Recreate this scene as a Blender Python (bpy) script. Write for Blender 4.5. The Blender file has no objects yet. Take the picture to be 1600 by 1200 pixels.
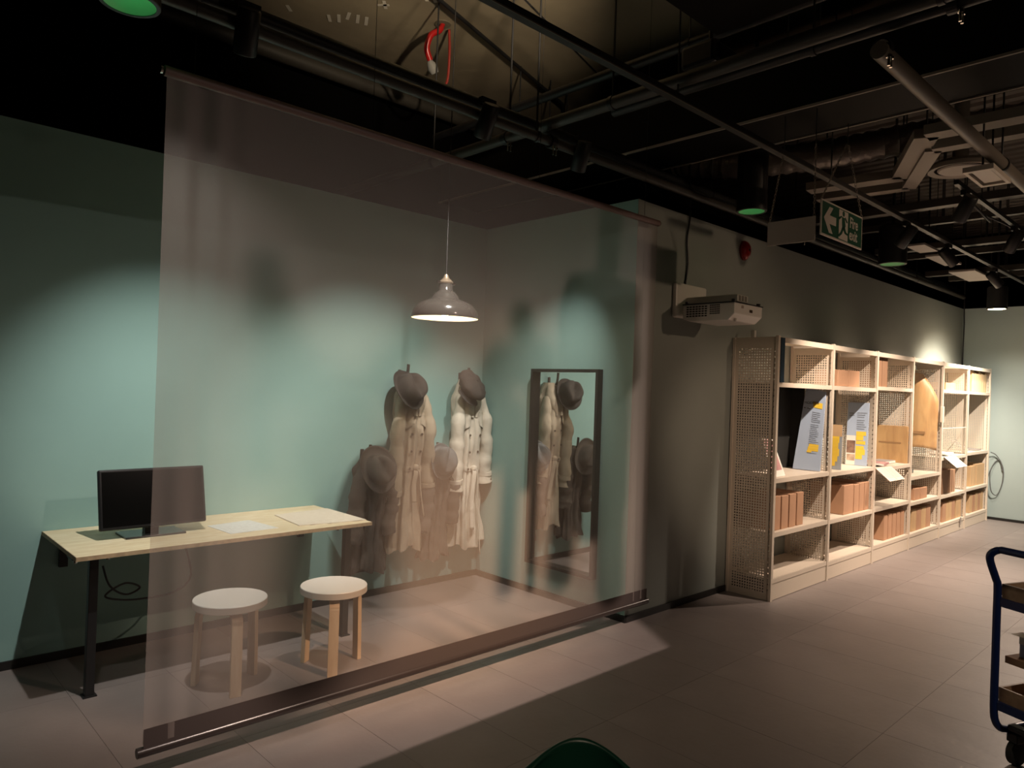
import bpy, bmesh, math, random
from mathutils import Vector, Matrix, Quaternion

random.seed(7)
PI = math.pi
scene = bpy.context.scene
col = scene.collection

# ------------------------------------------------------------------ camera
CAM_H = 1.55
yaw, pitch, roll = math.radians(43.596), math.radians(0.236), math.radians(1.971)
fwd = Vector((math.sin(yaw) * math.cos(pitch), math.cos(yaw) * math.cos(pitch), math.sin(pitch)))
right = Vector((math.cos(yaw), -math.sin(yaw), 0))
up = right.cross(fwd)
r2 = right * math.cos(roll) + up * math.sin(roll)
u2 = up * math.cos(roll) - right * math.sin(roll)
cd = bpy.data.cameras.new('camera')
cam = bpy.data.objects.new('camera', cd)
col.objects.link(cam)
cam.matrix_world = Matrix(((r2.x, u2.x, -fwd.x, 0), (r2.y, u2.y, -fwd.y, 0), (r2.z, u2.z, -fwd.z, CAM_H), (0, 0, 0, 1)))
cd.sensor_fit = 'HORIZONTAL'
cd.sensor_width = 36.0
cd.lens = 36.0 * 1128.57 / 1600.0
cd.clip_start = 0.02
scene.camera = cam

# ------------------------------------------------------------------ world, exposure
w = bpy.data.worlds.new('world')
scene.world = w
w.use_nodes = True
w.node_tree.nodes['Background'].inputs[0].default_value = (1.0, 0.80, 0.64, 1)
w.node_tree.nodes['Background'].inputs[1].default_value = 0.012
vs = scene.view_settings
vs.view_transform = 'Standard'
vs.look = 'None'
vs.exposure = 0.0
vs.gamma = 1.0
vs.use_curve_mapping = False
scene.cycles.use_denoising = True
scene.cycles.max_bounces = 8
scene.cycles.diffuse_bounces = 3
scene.cycles.transparent_max_bounces = 16
scene.cycles.sample_clamp_indirect = 4.0


def spot(name, loc, target, power, angle, blend=0.5, color=(1, 0.9, 0.78), radius=0.03):
    ld = bpy.data.lights.new(name, 'SPOT')
    ld.energy = power
    ld.spot_size = math.radians(angle)
    ld.spot_blend = blend
    ld.color = color
    ld.shadow_soft_size = radius
    o = bpy.data.objects.new(name, ld)
    col.objects.link(o)
    o.location = loc
    d = Vector(target) - Vector(loc)
    o.rotation_euler = d.to_track_quat('-Z', 'Y').to_euler()
    return o


WARM = (1.0, 0.80, 0.63)
WARM2 = (1.0, 0.78, 0.62)
COOL = (1.0, 0.96, 0.88)
# spots clamped under the dark pipe just above the scrim, and one out of view at the left
ALCOVE_SPOTS = [(1.22, 2.955, 2.87), (2.52, 2.955, 2.87), (3.30, 2.955, 2.87)]
ALCOVE_AIMS = [(1.62, 4.47, 0.48), (2.85, 4.47, 0.65), (3.75, 4.10, 0.75)]
spot('alcove_spot', ALCOVE_SPOTS[0], ALCOVE_AIMS[0], 190, 70, 1.0, COOL, 0.02)
spot('alcove_spot', ALCOVE_SPOTS[1], ALCOVE_AIMS[1], 225, 70, 1.0, COOL, 0.02)
spot('alcove_spot', ALCOVE_SPOTS[2], ALCOVE_AIMS[2], 170, 60, 1.0, COOL, 0.02)
spot('alcove_spot', (0.40, 2.2, 2.95), (2.1, 3.7, 0.1), 45, 50, 0.8, COOL, 0.02)
# unseen fill lamps, added to brighten the long wall and other dim places
spot('fill_lamp', (6.2, -3.4, 3.3), (4.75, 2.9, 2.1), 150, 26, 1.0, (1.0, 0.70, 0.46), 0.08)
spot('fill_lamp', (-0.8, -1.4, 3.0), (1.15, .95, .6), 45, 26, 0.9, (1.0, 0.76, 0.54), 0.05)  # added fill on the green chair
spot('fill_lamp', (1.2, -2.6, 3.0), (3.9, .55, .5), 130, 22, 0.9, (1.0, 0.80, 0.62), 0.05)  # added fill on the trolley
spot('fill_uplight', (2.3, 1.9, 3.4), (3.0, 3.7, 4.22), 190, 58, 0.9, (1.0, 0.80, 0.56), 0.05)  # added upward fill to brighten the bare slab, no fixture
_l = bpy.data.lights.new('fill_lamp', 'POINT')  # added point fill, mainly for the ceiling
_l.energy = 20
_l.color = (1.0, 0.74, 0.50)
_l.shadow_soft_size = 0.12
_o = bpy.data.objects.new('fill_lamp', _l)
col.objects.link(_o)
_o.location = (3.2, -3.6, 2.3)
spot('fill_lamp', (1.0, -3.2, 3.1), (5.15, 2.78, 1.1), 420, 15, 0.8, (1.0, 0.72, 0.52), 0.06)  # added narrow fill on the shelving end panel
# spots on the thick pipe to the right of the frame, lighting the shelves
spot('shelf_spot', (5.55, 1.50, 2.88), (6.35, 2.65, 0.6), 360, 68, 0.8, WARM, 0.025)
spot('shelf_spot', (6.9, 1.50, 2.88), (7.7, 2.65, 0.6), 360, 68, 0.8, WARM, 0.025)
spot('shelf_spot', (8.3, 1.50, 2.88), (8.9, 2.65, 0.65), 440, 70, 0.8, WARM, 0.025)
spot('shelf_spot', (9.7, 1.50, 2.88), (10.2, 2.65, 1.0), 640, 78, 0.8, (1, 0.86, 0.70), 0.025)
spot('aisle_fill', (8.6, 0.9, 2.95), (6.9, 0.9, 0.0), 800, 84, 1.0, WARM2, 0.05)  # added fill to brighten the aisle floor, no fixture
spot('downlight_beam', (10.3, 2.315, 2.69), (10.35, 2.2, 0.0), 110, 130, 0.8, (1, .90, .76), 0.05)

# the short-throw video projector overhead, right of the view: shows soft silhouettes of people on the scrim
PJ = Vector((2.6, 0.6, 3.0))
SCRIM_Y = 2.88


def video_projector():
    ld = bpy.data.lights.new('video_projector_beam', 'SPOT')
    ld.energy = 400
    ld.spot_size = math.radians(128)
    ld.spot_blend = 0.0
    ld.shadow_soft_size = 0.012
    ld.color = (1, 1, 1)
    o = bpy.data.objects.new('video_projector_beam', ld)
    col.objects.link(o)
    o.location = PJ
    o.rotation_euler = (PI / 2, 0, 0)
    ld.use_nodes = True
    nt = ld.node_tree
    nt.nodes.clear()
    N, L = nt.nodes, nt.links

    def node(t, **k):
        n = N.new(t)
        for a, b in k.items():
            setattr(n, a, b)
        return n

    def setin(s, v):
        if hasattr(v, 'is_linked'):
            L.new(v, s)
        else:
            s.default_value = v

    def m(op, a, b=0.0, clamp=False):
        n = node('ShaderNodeMath', operation=op)
        n.use_clamp = clamp
        setin(n.inputs[0], a)
        setin(n.inputs[1], b)
        return n.outputs[0]

    def vm(op, a, b=(0, 0, 0), out=0):
        n = node('ShaderNodeVectorMath', operation=op)
        setin(n.inputs[0], a)
        if op == 'SCALE':
            setin(n.inputs[3], b)
        elif op != 'LENGTH':
            setin(n.inputs[1], b)
        return n.outputs[out]

    def smooth(x, lo, hi, a=0.0, b=1.0):
        n = node('ShaderNodeMapRange', interpolation_type='SMOOTHSTEP')
        setin(n.inputs[0], x)
        n.inputs[1].default_value, n.inputs[2].default_value = lo, hi
        n.inputs[3].default_value, n.inputs[4].default_value = a, b
        return n.outputs[0]
    tc = node('ShaderNodeTexCoord')
    sx = node('ShaderNodeSeparateXYZ')
    L.new(tc.outputs['Normal'], sx.inputs[0])
    dist = SCRIM_Y - PJ.y
    az = m('ABSOLUTE', sx.outputs[2])
    X = m('ADD', m('MULTIPLY', m('DIVIDE', sx.outputs[0], az), dist), PJ.x)
    Z = m('ADD', m('MULTIPLY', m('DIVIDE', sx.outputs[1], az), dist), PJ.z)
    cx = node('ShaderNodeCombineXYZ')
    L.new(X, cx.inputs[0])
    L.new(Z, cx.inputs[1])
    P = cx.outputs[0]
    # soft shapes of the people in the film, in metres on the scrim (x, height)
    caps = [
        # person at the left
        ((1.31, 2.00), (1.33, 1.86), .085, .08), ((1.34, 1.80), (1.42, 1.58), .10, .10),
        ((1.42, 1.58), (1.72, 1.42), .13, .12), ((1.72, 1.42), (2.08, 1.76), .09, .12),
        ((1.60, 1.25), (1.56, .30), .20, .16), ((1.86, 1.15), (1.88, .40), .14, .15), ((1.30, 1.45), (1.32, 1.2), .07, .12),
        ((2.05, 1.45), (2.62, 1.38), .16, .16),
        # person in the middle
        ((2.80, 1.92), (2.82, 1.84), .095, .07), ((2.66, 1.66), (2.96, 1.70), .13, .08),
        ((2.62, 1.55), (2.66, 1.2), .12, .10), ((2.98, 1.60), (2.98, 1.30), .15, .08),
        ((2.76, 1.4), (2.74, .45), .065, .06), ((2.86, 1.3), (2.86, 1.02), .06, .05),
        # tall person at the right
        ((3.56, 2.66), (3.54, 2.36), .115, .05), ((3.27, 2.12), (3.78, 2.14), .13, .045),
        ((3.30, 2.0), (3.27, 1.55), .20, .045), ((3.72, 2.0), (3.76, 1.72), .17, .045),
        ((3.5, 2.0), (3.5, 0.9), .30, .05), ((3.22, 1.4), (3.18, .45), .11, .06),
        ((3.62, 1.2), (3.66, .3), .14, .06), ((2.94, 1.25), (2.94, .42), .035, .04),
    ]
    prod = None
    for a, b, r, s in caps:
        A = (a[0], a[1], 0)
        d = Vector((b[0] - a[0], b[1] - a[1], 0))
        ap = vm('SUBTRACT', P, A)
        h = m('MULTIPLY', vm('DOT_PRODUCT', ap, tuple(d), 1), 1.0 / d.length_squared, clamp=True)
        n2 = node('ShaderNodeVectorMath', operation='SCALE')
        n2.inputs[0].default_value = tuple(d)
        L.new(h, n2.inputs[3])
        q = vm('LENGTH', vm('SUBTRACT', ap, n2.outputs[0]), out=1)
        k = smooth(q, r - s, r + s)
        prod = k if prod is None else m('MULTIPLY', prod, k)
    sil = m('MULTIPLY_ADD', prod, 0.96)
    sil.node.inputs[2].default_value = 0.04
    # frame of the picture
    fr = m('MULTIPLY', smooth(X, .80, .90), smooth(X, 3.93, 4.07, 1, 0))
    fr = m('MULTIPLY', fr, smooth(Z, -.625, -.600))
    fr = m('MULTIPLY', fr, smooth(Z, 2.66, 2.70, 1, 0))
    # the film is brighter low in the middle
    g = vm('LENGTH', vm('MULTIPLY', vm('SUBTRACT', P, (2.50, .68, 0)), (0.75, 0.85, 0)), out=1)
    glow = smooth(g, 0.0, 1.5, 1.0, 0.0)
    inten = m('ADD', m('MULTIPLY', glow, 0.68), 0.17)
    inten = m('MULTIPLY', inten, smooth(Z, 1.9, 2.68, 1.0, 0.35))
    inten = m('MULTIPLY', inten, smooth(Z, -.6, .4, 0.55, 1.0))
    # a picture evenly bright over the screen in spite of the slant
    rr = vm('LENGTH', vm('SUBTRACT', P, (PJ.x, PJ.z, dist)), out=1)
    inten = m('MULTIPLY', inten, m('POWER', m('DIVIDE', rr, dist), 3.0))
    tot = m('MULTIPLY', m('MULTIPLY', sil, fr), inten)
    mix = node('ShaderNodeMix', data_type='RGBA')
    L.new(glow, mix.inputs[0])
    mix.inputs[6].default_value = (1.0, 0.80, 0.70, 1)
    mix.inputs[7].default_value = (1.0, 0.63, 0.38, 1)
    em = node('ShaderNodeEmission')
    L.new(mix.outputs[2], em.inputs[0])
    L.new(tot, em.inputs[1])
    out = node('ShaderNodeOutputLight')
    L.new(em.outputs[0], out.inputs[0])


video_projector()

# ------------------------------------------------------------------ materials
MATS = {}


def mat(name, color, rough=0.6, metal=0.0, var=0.0, scale=6.0, bump=0.0, bscale=80.0, emit=None, estr=0.0, color2=None, coat=0.0, spec=0.5):
    if name in MATS:
        return MATS[name]
    m = bpy.data.materials.new(name)
    m.use_nodes = True
    nt = m.node_tree
    b = nt.nodes['Principled BSDF']
    c = (*color, 1)
    b.inputs['Base Color'].default_value = c
    b.inputs['Roughness'].default_value = rough
    b.inputs['Metallic'].default_value = metal
    b.inputs['Coat Weight'].default_value = coat
    b.inputs['Specular IOR Level'].default_value = spec
    tc = None
    if var or bump or color2:
        tc = nt.nodes.new('ShaderNodeTexCoord')
    if var or color2:
        nz = nt.nodes.new('ShaderNodeTexNoise')
        nz.inputs['Scale'].default_value = scale
        nz.inputs['Detail'].default_value = 6
        nt.links.new(tc.outputs['Object'], nz.inputs['Vector'])
        rp = nt.nodes.new('ShaderNodeValToRGB')
        lo = color2 if color2 else tuple(x * (1 - var) for x in color)
        hi = color if color2 else tuple(min(1, x * (1 + var)) for x in color)
        rp.color_ramp.elements[0].position = 0.3
        rp.color_ramp.elements[1].position = 0.7
        rp.color_ramp.elements[0].color = (*lo, 1)
        rp.color_ramp.elements[1].color = (*hi, 1)
        nt.links.new(nz.outputs['Fac'], rp.inputs[0])
        nt.links.new(rp.outputs[0], b.inputs['Base Color'])
    if bump:
        n2 = nt.nodes.new('ShaderNodeTexNoise')
        n2.inputs['Scale'].default_value = bscale
        n2.inputs['Detail'].default_value = 4
        nt.links.new(tc.outputs['Object'], n2.inputs['Vector'])
        bp = nt.nodes.new('ShaderNodeBump')
        bp.inputs['Strength'].default_value = bump
        bp.inputs['Distance'].default_value = 0.01
        nt.links.new(n2.outputs['Fac'], bp.inputs['Height'])
        nt.links.new(bp.outputs[0], b.inputs['Normal'])
    if emit:
        b.inputs['Emission Color'].default_value = (*emit, 1)
        b.inputs['Emission Strength'].default_value = estr
    MATS[name] = m
    return m


def wood_mat(name, c1, c2, stretch=(1, 12, 12), scale=3.0, rough=0.5):
    if name in MATS:
        return MATS[name]
    m = bpy.data.materials.new(name)
    m.use_nodes = True
    nt = m.node_tree
    b = nt.nodes['Principled BSDF']
    b.inputs['Roughness'].default_value = rough
    tc = nt.nodes.new('ShaderNodeTexCoord')
    mp = nt.nodes.new('ShaderNodeMapping')
    mp.inputs['Scale'].default_value = stretch
    nz = nt.nodes.new('ShaderNodeTexNoise')
    nz.inputs['Scale'].default_value = scale
    nz.inputs['Detail'].default_value = 8
    nz.inputs['Distortion'].default_value = 0.6
    rp = nt.nodes.new('ShaderNodeValToRGB')
    rp.color_ramp.elements[0].position = 0.35
    rp.color_ramp.elements[1].position = 0.65
    rp.color_ramp.elements[0].color = (*c1, 1)
    rp.color_ramp.elements[1].color = (*c2, 1)
    nt.links.new(tc.outputs['Object'], mp.inputs[0])
    nt.links.new(mp.outputs[0], nz.inputs['Vector'])
    nt.links.new(nz.outputs['Fac'], rp.inputs[0])
    nt.links.new(rp.outputs[0], b.inputs['Base Color'])
    MATS[name] = m
    return m


def clear_mat(name, fac=0.08, tint=(1, 1, 1)):
    m = bpy.data.materials.new(name)
    m.use_nodes = True
    nt = m.node_tree
    nt.nodes.clear()
    o = nt.nodes.new('ShaderNodeOutputMaterial')
    t = nt.nodes.new('ShaderNodeBsdfTransparent')
    t.inputs[0].default_value = (*tint, 1)
    g = nt.nodes.new('ShaderNodeBsdfGlossy')
    g.inputs['Roughness'].default_value = 0.08
    mx = nt.nodes.new('ShaderNodeMixShader')
    mx.inputs[0].default_value = fac
    nt.links.new(t.outputs[0], mx.inputs[1])
    nt.links.new(g.outputs[0], mx.inputs[2])
    nt.links.new(mx.outputs[0], o.inputs[0])
    return m


def scrim_mat(name, fac, color):
    m = bpy.data.materials.new(name)
    m.use_nodes = True
    nt = m.node_tree
    nt.nodes.clear()
    o = nt.nodes.new('ShaderNodeOutputMaterial')
    t = nt.nodes.new('ShaderNodeBsdfTransparent')
    t.inputs[0].default_value = (1, .97, .95, 1)
    d = nt.nodes.new('ShaderNodeBsdfDiffuse')
    d.inputs[0].default_value = (*color, 1)
    tr = nt.nodes.new('ShaderNodeBsdfTranslucent')
    tr.inputs[0].default_value = (*color, 1)
    m1 = nt.nodes.new('ShaderNodeMixShader')
    m1.inputs[0].default_value = 0.25
    m2 = nt.nodes.new('ShaderNodeMixShader')
    # weave: tiny variation of how open the cloth is
    m2.inputs[0].default_value = fac
    nt.links.new(d.outputs[0], m1.inputs[1])
    nt.links.new(tr.outputs[0], m1.inputs[2])
    nt.links.new(t.outputs[0], m2.inputs[1])
    nt.links.new(m1.outputs[0], m2.inputs[2])
    nt.links.new(m2.outputs[0], o.inputs[0])
    return m


M_TEAL = mat('teal_paint', (.25, .41, .385), .75, var=.05, scale=1.5)
M_GREY = mat('grey_green_paint', (.30, .325, .30), .55, var=.05, scale=2.0)
M_END = mat('pale_grey_blue_paint', (.36, .43, .42), .7, var=.04, scale=1.5)
M_BLACKWALL = mat('black_paint', (.003, .003, .003), .9, spec=0.0)
M_CONC = mat('ceiling_concrete', (.36, .30, .20), .9, color2=(.22, .18, .125), scale=1.1, bump=.4, bscale=9)
M_TILE = mat('floor_tile_concrete', (.25, .212, .20), .42, color2=(.18, .153, .145), scale=1.7, bump=.08, bscale=30)
M_GROUT = mat('floor_grout', (.15, .128, .118), .8)
M_SKIRT = mat('black_skirting', (.012, .011, .010), .5)
M_STEEL = mat('black_steel', (.012, .012, .013), .45)
M_DARKPIPE = mat('dark_pipe', (.05, .045, .038), .5)
M_BROWNPIPE = mat('grey_brown_pipe', (.22, .19, .16), .45)
M_CHROME = mat('chrome', (.8, .78, .74), .18, 1.0)
M_CREAM = mat('cream_shelf_paint', (.66, .57, .47), .5)
M_BOX = mat('brown_card', (.46, .26, .155), .8, var=.08, scale=5)
M_BOX2 = mat('buff_card', (.56, .37, .20), .8, var=.08, scale=5)
M_BOX3 = mat('dark_brown_card', (.30, .17, .10), .8, var=.08, scale=5)
M_WHITE = mat('white_plastic', (.82, .78, .73), .4)
M_PAPER = mat('white_paper', (.78, .76, .70), .8)
M_YELLOW = mat('yellow_highlight', (.85, .58, .06), .7)
M_BLUEPANEL = mat('pale_blue_panel', (.40, .49, .64), .6)
M_INK = mat('dark_ink', (.06, .06, .075), .7)
M_INK2 = mat('grey_ink', (.17, .19, .23), .7)
M_NAVY = mat('navy_edge', (.015, .035, .06), .5)
M_BLACKBOARD = mat('black_backing_and_shade', (.012, .012, .011), .8)
M_PINK = mat('pink_print', (.62, .36, .34), .6, color2=(.34, .16, .16), scale=9)
M_GREEN = mat('sign_green', (.010, .085, .045), .4)
M_SIGNW = mat('sign_white', (.66, .60, .54), .5)
M_RED = mat('red_plastic', (.38, .012, .012), .3)
M_REDWIRE = mat('red_wire', (.30, .03, .02), .5)
M_BLUE = mat('blue_enamel', (.006, .022, .11), .35)
M_TRAYWOOD = wood_mat('tray_plywood', (.30, .19, .115), (.40, .27, .17))
M_PLY = wood_mat('birch_table', (.66, .54, .34), (.76, .66, .46), stretch=(3, 14, 14), scale=3)
M_PLYEDGE = mat('plywood_edge', (.46, .33, .20), .7, var=.15, scale=40)
M_BIRCH = wood_mat('birch_leg', (.62, .46, .30), (.70, .55, .38), stretch=(8, 8, 1), scale=4)
M_STOOLTOP = mat('white_laminate', (.80, .80, .76), .35)
M_ORANGEWOOD = wood_mat('honey_plywood', (.55, .31, .13), (.72, .45, .20), stretch=(10, 10, 2), scale=1.4, rough=.4)
M_PERSPEX = clear_mat('perspex', 0.07)
M_SCREEN = mat('black_glass', (.003, .003, .003), .15, spec=.12)
M_DUCT = mat('grey_duct', (.30, .26, .22), .6)
M_LIGHTPANEL = mat('pale_panel', (.40, .36, .32), .6)
M_CHAIR = mat('dark_green_plastic', (.012, .09, .058), .3)


# ------------------------------------------------------------------ mesh helpers
class MB:
    def __init__(self):
        self.bm = bmesh.new()

    def box(self, x0, x1, y0, y1, z0, z1, mtx=None):
        vs = [self.bm.verts.new((x, y, z)) for x in (x0, x1) for y in (y0, y1) for z in (z0, z1)]
        for f in ((0, 1, 3, 2), (4, 6, 7, 5), (0, 4, 5, 1), (2, 3, 7, 6), (0, 2, 6, 4), (1, 5, 7, 3)):
            self.bm.faces.new([vs[i] for i in f])
        if mtx is not None:
            bmesh.ops.transform(self.bm, matrix=mtx, verts=vs)
        return self

    def tube(self, pts, r, n=12, cap=True, flat=1.0):
        pts = [Vector(p) for p in pts]
        rs = r if isinstance(r, (list, tuple)) else [r] * len(pts)
        rings = []
        prev = None
        for i, p in enumerate(pts):
            if i == 0:
                t = pts[1] - p
            elif i == len(pts) - 1:
                t = p - pts[i - 1]
            else:
                t = (pts[i + 1] - p).normalized() + (p - pts[i - 1]).normalized()
            t.normalize()
            if prev is None:
                a = Vector((0, 0, 1)) if abs(t.z) < .9 else Vector((1, 0, 0))
                u = t.cross(a).normalized()
            else:
                u = (prev - t * prev.dot(t)).normalized()
            prev = u
            v = t.cross(u)
            rings.append([self.bm.verts.new(p + (u * math.cos(2 * PI * k / n) + v * flat * math.sin(2 * PI * k / n)) * rs[i]) for k in range(n)])
        for a, b in zip(rings, rings[1:]):
            for k in range(n):
                self.bm.faces.new((a[k], a[(k + 1) % n], b[(k + 1) % n], b[k]))
        if cap:
            self.bm.faces.new(rings[0][::-1])
            self.bm.faces.new(rings[-1])
        return self

    def lathe(self, prof, n=32, center=(0, 0, 0), sx=1.0, sy=1.0):
        c = Vector(center)
        rings = []
        for r, z in prof:
            if r < 1e-6:
                rings.append([self.bm.verts.new(c + Vector((0, 0, z)))])
            else:
                rings.append([self.bm.verts.new(c + Vector((r * sx * math.cos(2 * PI * k / n), r * sy * math.sin(2 * PI * k / n), z))) for k in range(n)])
        for a, b in zip(rings, rings[1:]):
            for k in range(n):
                k2 = (k + 1) % n
                if len(a) == 1 and len(b) > 1:
                    self.bm.faces.new((a[0], b[k2], b[k]))
                elif len(b) == 1 and len(a) > 1:
                    self.bm.faces.new((a[k], a[k2], b[0]))
                elif len(a) > 1:
                    self.bm.faces.new((a[k], a[k2], b[k2], b[k]))
        return self

    def grid(self, fn, nu, nv, closeu=False):
        g = [[self.bm.verts.new(fn(i, j)) for i in range(nu)] for j in range(nv)]
        for j in range(nv - 1):
            for i in range(nu if closeu else nu - 1):
                i2 = (i + 1) % nu
                self.bm.faces.new((g[j][i], g[j][i2], g[j + 1][i2], g[j + 1][i]))
        return self

    def poly(self, pts, thick, axis):
        """extruded polygon: pts are 3d, extruded by vector axis*thick"""
        ax = Vector(axis) * thick
        a = [self.bm.verts.new(Vector(p)) for p in pts]
        b = [self.bm.verts.new(Vector(p) + ax) for p in pts]
        self.bm.faces.new(a)
        self.bm.faces.new(b[::-1])
        n = len(a)
        for i in range(n):
            self.bm.faces.new((a[i], b[i], b[(i + 1) % n], a[(i + 1) % n]))
        return self

    def xf(self, mtx):
        bmesh.ops.transform(self.bm, matrix=mtx, verts=self.bm.verts[:])
        return self

    def mesh(self, name, m, smooth=False):
        bmesh.ops.recalc_face_normals(self.bm, faces=self.bm.faces[:])
        me = bpy.data.meshes.new(name)
        self.bm.to_mesh(me)
        self.bm.free()
        if m:
            me.materials.append(m)
        if smooth:
            me.polygons.foreach_set('use_smooth', [True] * len(me.polygons))
        return me

    def build(self, name, m, parent=None, smooth=False, bevel=0.0, angle=None):
        me = self.mesh(name, m, smooth)
        o = link(name, me, parent)
        if bevel:
            b = o.modifiers.new('bevel', 'BEVEL')
            b.width = bevel
            b.segments = 2
            b.limit_method = 'ANGLE'
        if smooth:
            me.set_sharp_from_angle(angle=math.radians(angle or 40))
        return o


def link(name, me, parent=None):
    o = bpy.data.objects.new(name, me)
    col.objects.link(o)
    if parent is not None:
        o.parent = parent
    return o


def tag(o, label, cat, group=None):
    o['label'] = label
    o['category'] = cat
    if group:
        o['group'] = group
    return o


def thing(name, label, cat, loc=(0, 0, 0), rz=0.0, group=None):
    o = bpy.data.objects.new(name, None)
    col.objects.link(o)
    o.location = loc
    o.rotation_euler = (0, 0, rz)
    o.empty_display_size = 0.05
    return tag(o, label, cat, group)


def struct(o):
    o['kind'] = 'structure'
    return o


def box(x0, x1, y0, y1, z0, z1):
    return MB().box(x0, x1, y0, y1, z0, z1)


def text_mesh(body, size, m, name, parent, mtx, extrude=0.0008, align='LEFT', bold=0.0):
    c = bpy.data.curves.new('t', 'FONT')
    c.body = body
    c.size = size
    c.extrude = extrude
    c.offset = bold
    c.align_x = align
    t = bpy.data.objects.new('t', c)
    col.objects.link(t)
    dg = bpy.context.evaluated_depsgraph_get()
    me = bpy.data.meshes.new_from_object(t.evaluated_get(dg))
    bpy.data.objects.remove(t)
    me.name = name
    me.materials.clear()
    me.materials.append(m)
    me.transform(mtx)
    return link(name, me, parent)


def smoothpath(pts, n=8):
    pts = [Vector(p) for p in pts]
    out = []
    for i in range(len(pts) - 1):
        p0, p1, p2, p3 = pts[max(i - 1, 0)], pts[i], pts[i + 1], pts[min(i + 2, len(pts) - 1)]
        for k in range(n):
            t = k / n
            out.append(0.5 * ((2 * p1) + (p2 - p0) * t + (2 * p0 - 5 * p1 + 4 * p2 - p3) * t * t + (3 * p1 - p0 - 3 * p2 + p3) * t ** 3))
    out.append(pts[-1])
    return out


# ------------------------------------------------------------------ the room
BACK_Y = 4.475      # alcove back wall
LONG_Y = 2.95       # long wall behind the shelves
SIDE_X = 3.92       # alcove side wall
END_X = 11.36
WALL_H = 2.84
SLAB = 4.2

fl = struct(box(-2.5, END_X + .1, -4.5, 5.5, -0.06, -0.0016).build('floor', M_GROUT))
TX, TY, G = .4525, .905, .0008
tme = {}
nx0, nx1 = -3, 17
for i in range(-8, 17):
    for j in range(-2, 5):
        x0 = 4.06 + TX * i
        y0 = 1.21 + TY * j
        x1, y1 = x0 + TX, y0 + TY
        if x0 > END_X - .01 or y0 > 4.47 or x1 < 0.2:
            continue
        if x0 > SIDE_X + .05 and y0 > LONG_Y:
            continue
        if y1 < 0 and x0 < 2.5:
            continue
        me = tme.get('t')
        if me is None:
            me = box(G, TX - G, G, TY - G, -.02, 0).mesh('tile', M_TILE)
            tme['t'] = me
        t = link('tile', me, fl)
        t.location = (x0, y0, 0)
# the floor behind the viewer, without seams one could see
box(-2.5, END_X, -4.5, 1.21 - 2 * TY - G, -.02, 0).build('floor_field', M_TILE, fl)
box(-2.5, 4.06 - 8 * TX - G, 1.21 - 2 * TY, 4.475, -.02, 0).build('floor_field', M_TILE, fl)

struct(box(-2.5, SIDE_X + .08, BACK_Y, BACK_Y + .09, 0, WALL_H).build('wall_back', M_TEAL))
struct(box(SIDE_X, SIDE_X + .08, LONG_Y, BACK_Y, 0, WALL_H).build('wall_side', M_TEAL))
struct(box(SIDE_X + .08, END_X, LONG_Y, LONG_Y + .09, 0, WALL_H).build('wall_long', M_GREY))
struct(box(SIDE_X, SIDE_X + .08, LONG_Y - .004, LONG_Y, 0, WALL_H).build('trim_1', M_GREY))
struct(box(END_X, END_X + .09, -4.5, LONG_Y + .09, 0, WALL_H).build('wall_end', M_END))
struct(box(-2.6, END_X + 1.5, 5.5, 5.6, 0, SLAB).build('wall_far', M_BLACKWALL))
struct(box(END_X + 1.4, END_X + 1.5, -4.6, 5.6, 0, SLAB).build('wall_beyond', M_BLACKWALL))
struct(box(-2.6, -2.5, -4.6, 5.6, 0, SLAB).build('wall_left', M_BLACKWALL))
struct(box(-2.6, END_X + 1.5, -4.6, -4.5, 0, SLAB).build('wall_rear', M_BLACKWALL))
struct(box(-2.6, 5.4, -4.6, 5.6, SLAB, SLAB + .2).build('ceiling', M_CONC))
_b = MB()
_n = 90
_b.grid(lambda i, j: Vector((5.4 + (END_X + 1.5 - 5.4) * i / (2 * _n - 1), -4.6 + 10.2 * j, SLAB - (.045 if (i // 2) % 2 else 0))), 2 * _n, 2)
_d = struct(_b.build('ceiling', mat('brown_deck', (.085, .068, .055), .7)))
_d.modifiers.new('t', 'SOLIDIFY').thickness = .05
struct(box(-2.5, SIDE_X, BACK_Y - .012, BACK_Y, 0, .045).build('baseboard_back', M_SKIRT))
struct(box(SIDE_X - .012, SIDE_X, LONG_Y - .012, BACK_Y - .012, 0, .045).build('baseboard_side', M_SKIRT))
struct(box(SIDE_X, END_X, LONG_Y - .016, LONG_Y - .004, 0, .045).build('baseboard_long', M_SKIRT))
struct(box(END_X - .012, END_X, -4.5, LONG_Y - .016, 0, .035).build('baseboard_end', M_SKIRT))

# ------------------------------------------------------------------ the scrim
M_SCRIM = scrim_mat('grey_mauve_gauze', .38, (.43, .37, .34))
M_SCRIM2 = scrim_mat('gauze_hem', .93, (.10, .08, .075))
SX0, SX1, SZ0, SZ1 = .90, 4.05, .125, 2.69
sc = thing('hanging_scrim', 'large sheer grey-mauve gauze scrim hanging across the alcove opening', 'screen', ((SX0 + SX1) / 2, SCRIM_Y, SZ0))


def scrim_pt(x, z):
    e0 = math.exp(-((x - SX0 - .13) / .13) ** 2)
    e1 = math.exp(-((x - SX1 + .10) / .10) ** 2)
    y = .010 * e0 * math.sin((x - SX0) * 48 + .5 * z) + .012 * e1 * math.sin((SX1 - x) * 75 - .4 * z)
    y += .004 * math.sin(x * 3.1 + z) + .002 * math.sin(x * 17 + z * 1.3)
    return y


ox, oz = (SX0 + SX1) / 2, SZ0
NU, NV = 220, 24


def f_scrim(i, j):
    x = SX0 + (SX1 - SX0) * i / (NU - 1)
    z = SZ0 + .04 + (SZ1 - SZ0 - .05) * j / (NV - 1)
    return Vector((x - ox, scrim_pt(x, z), z - oz))


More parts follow.
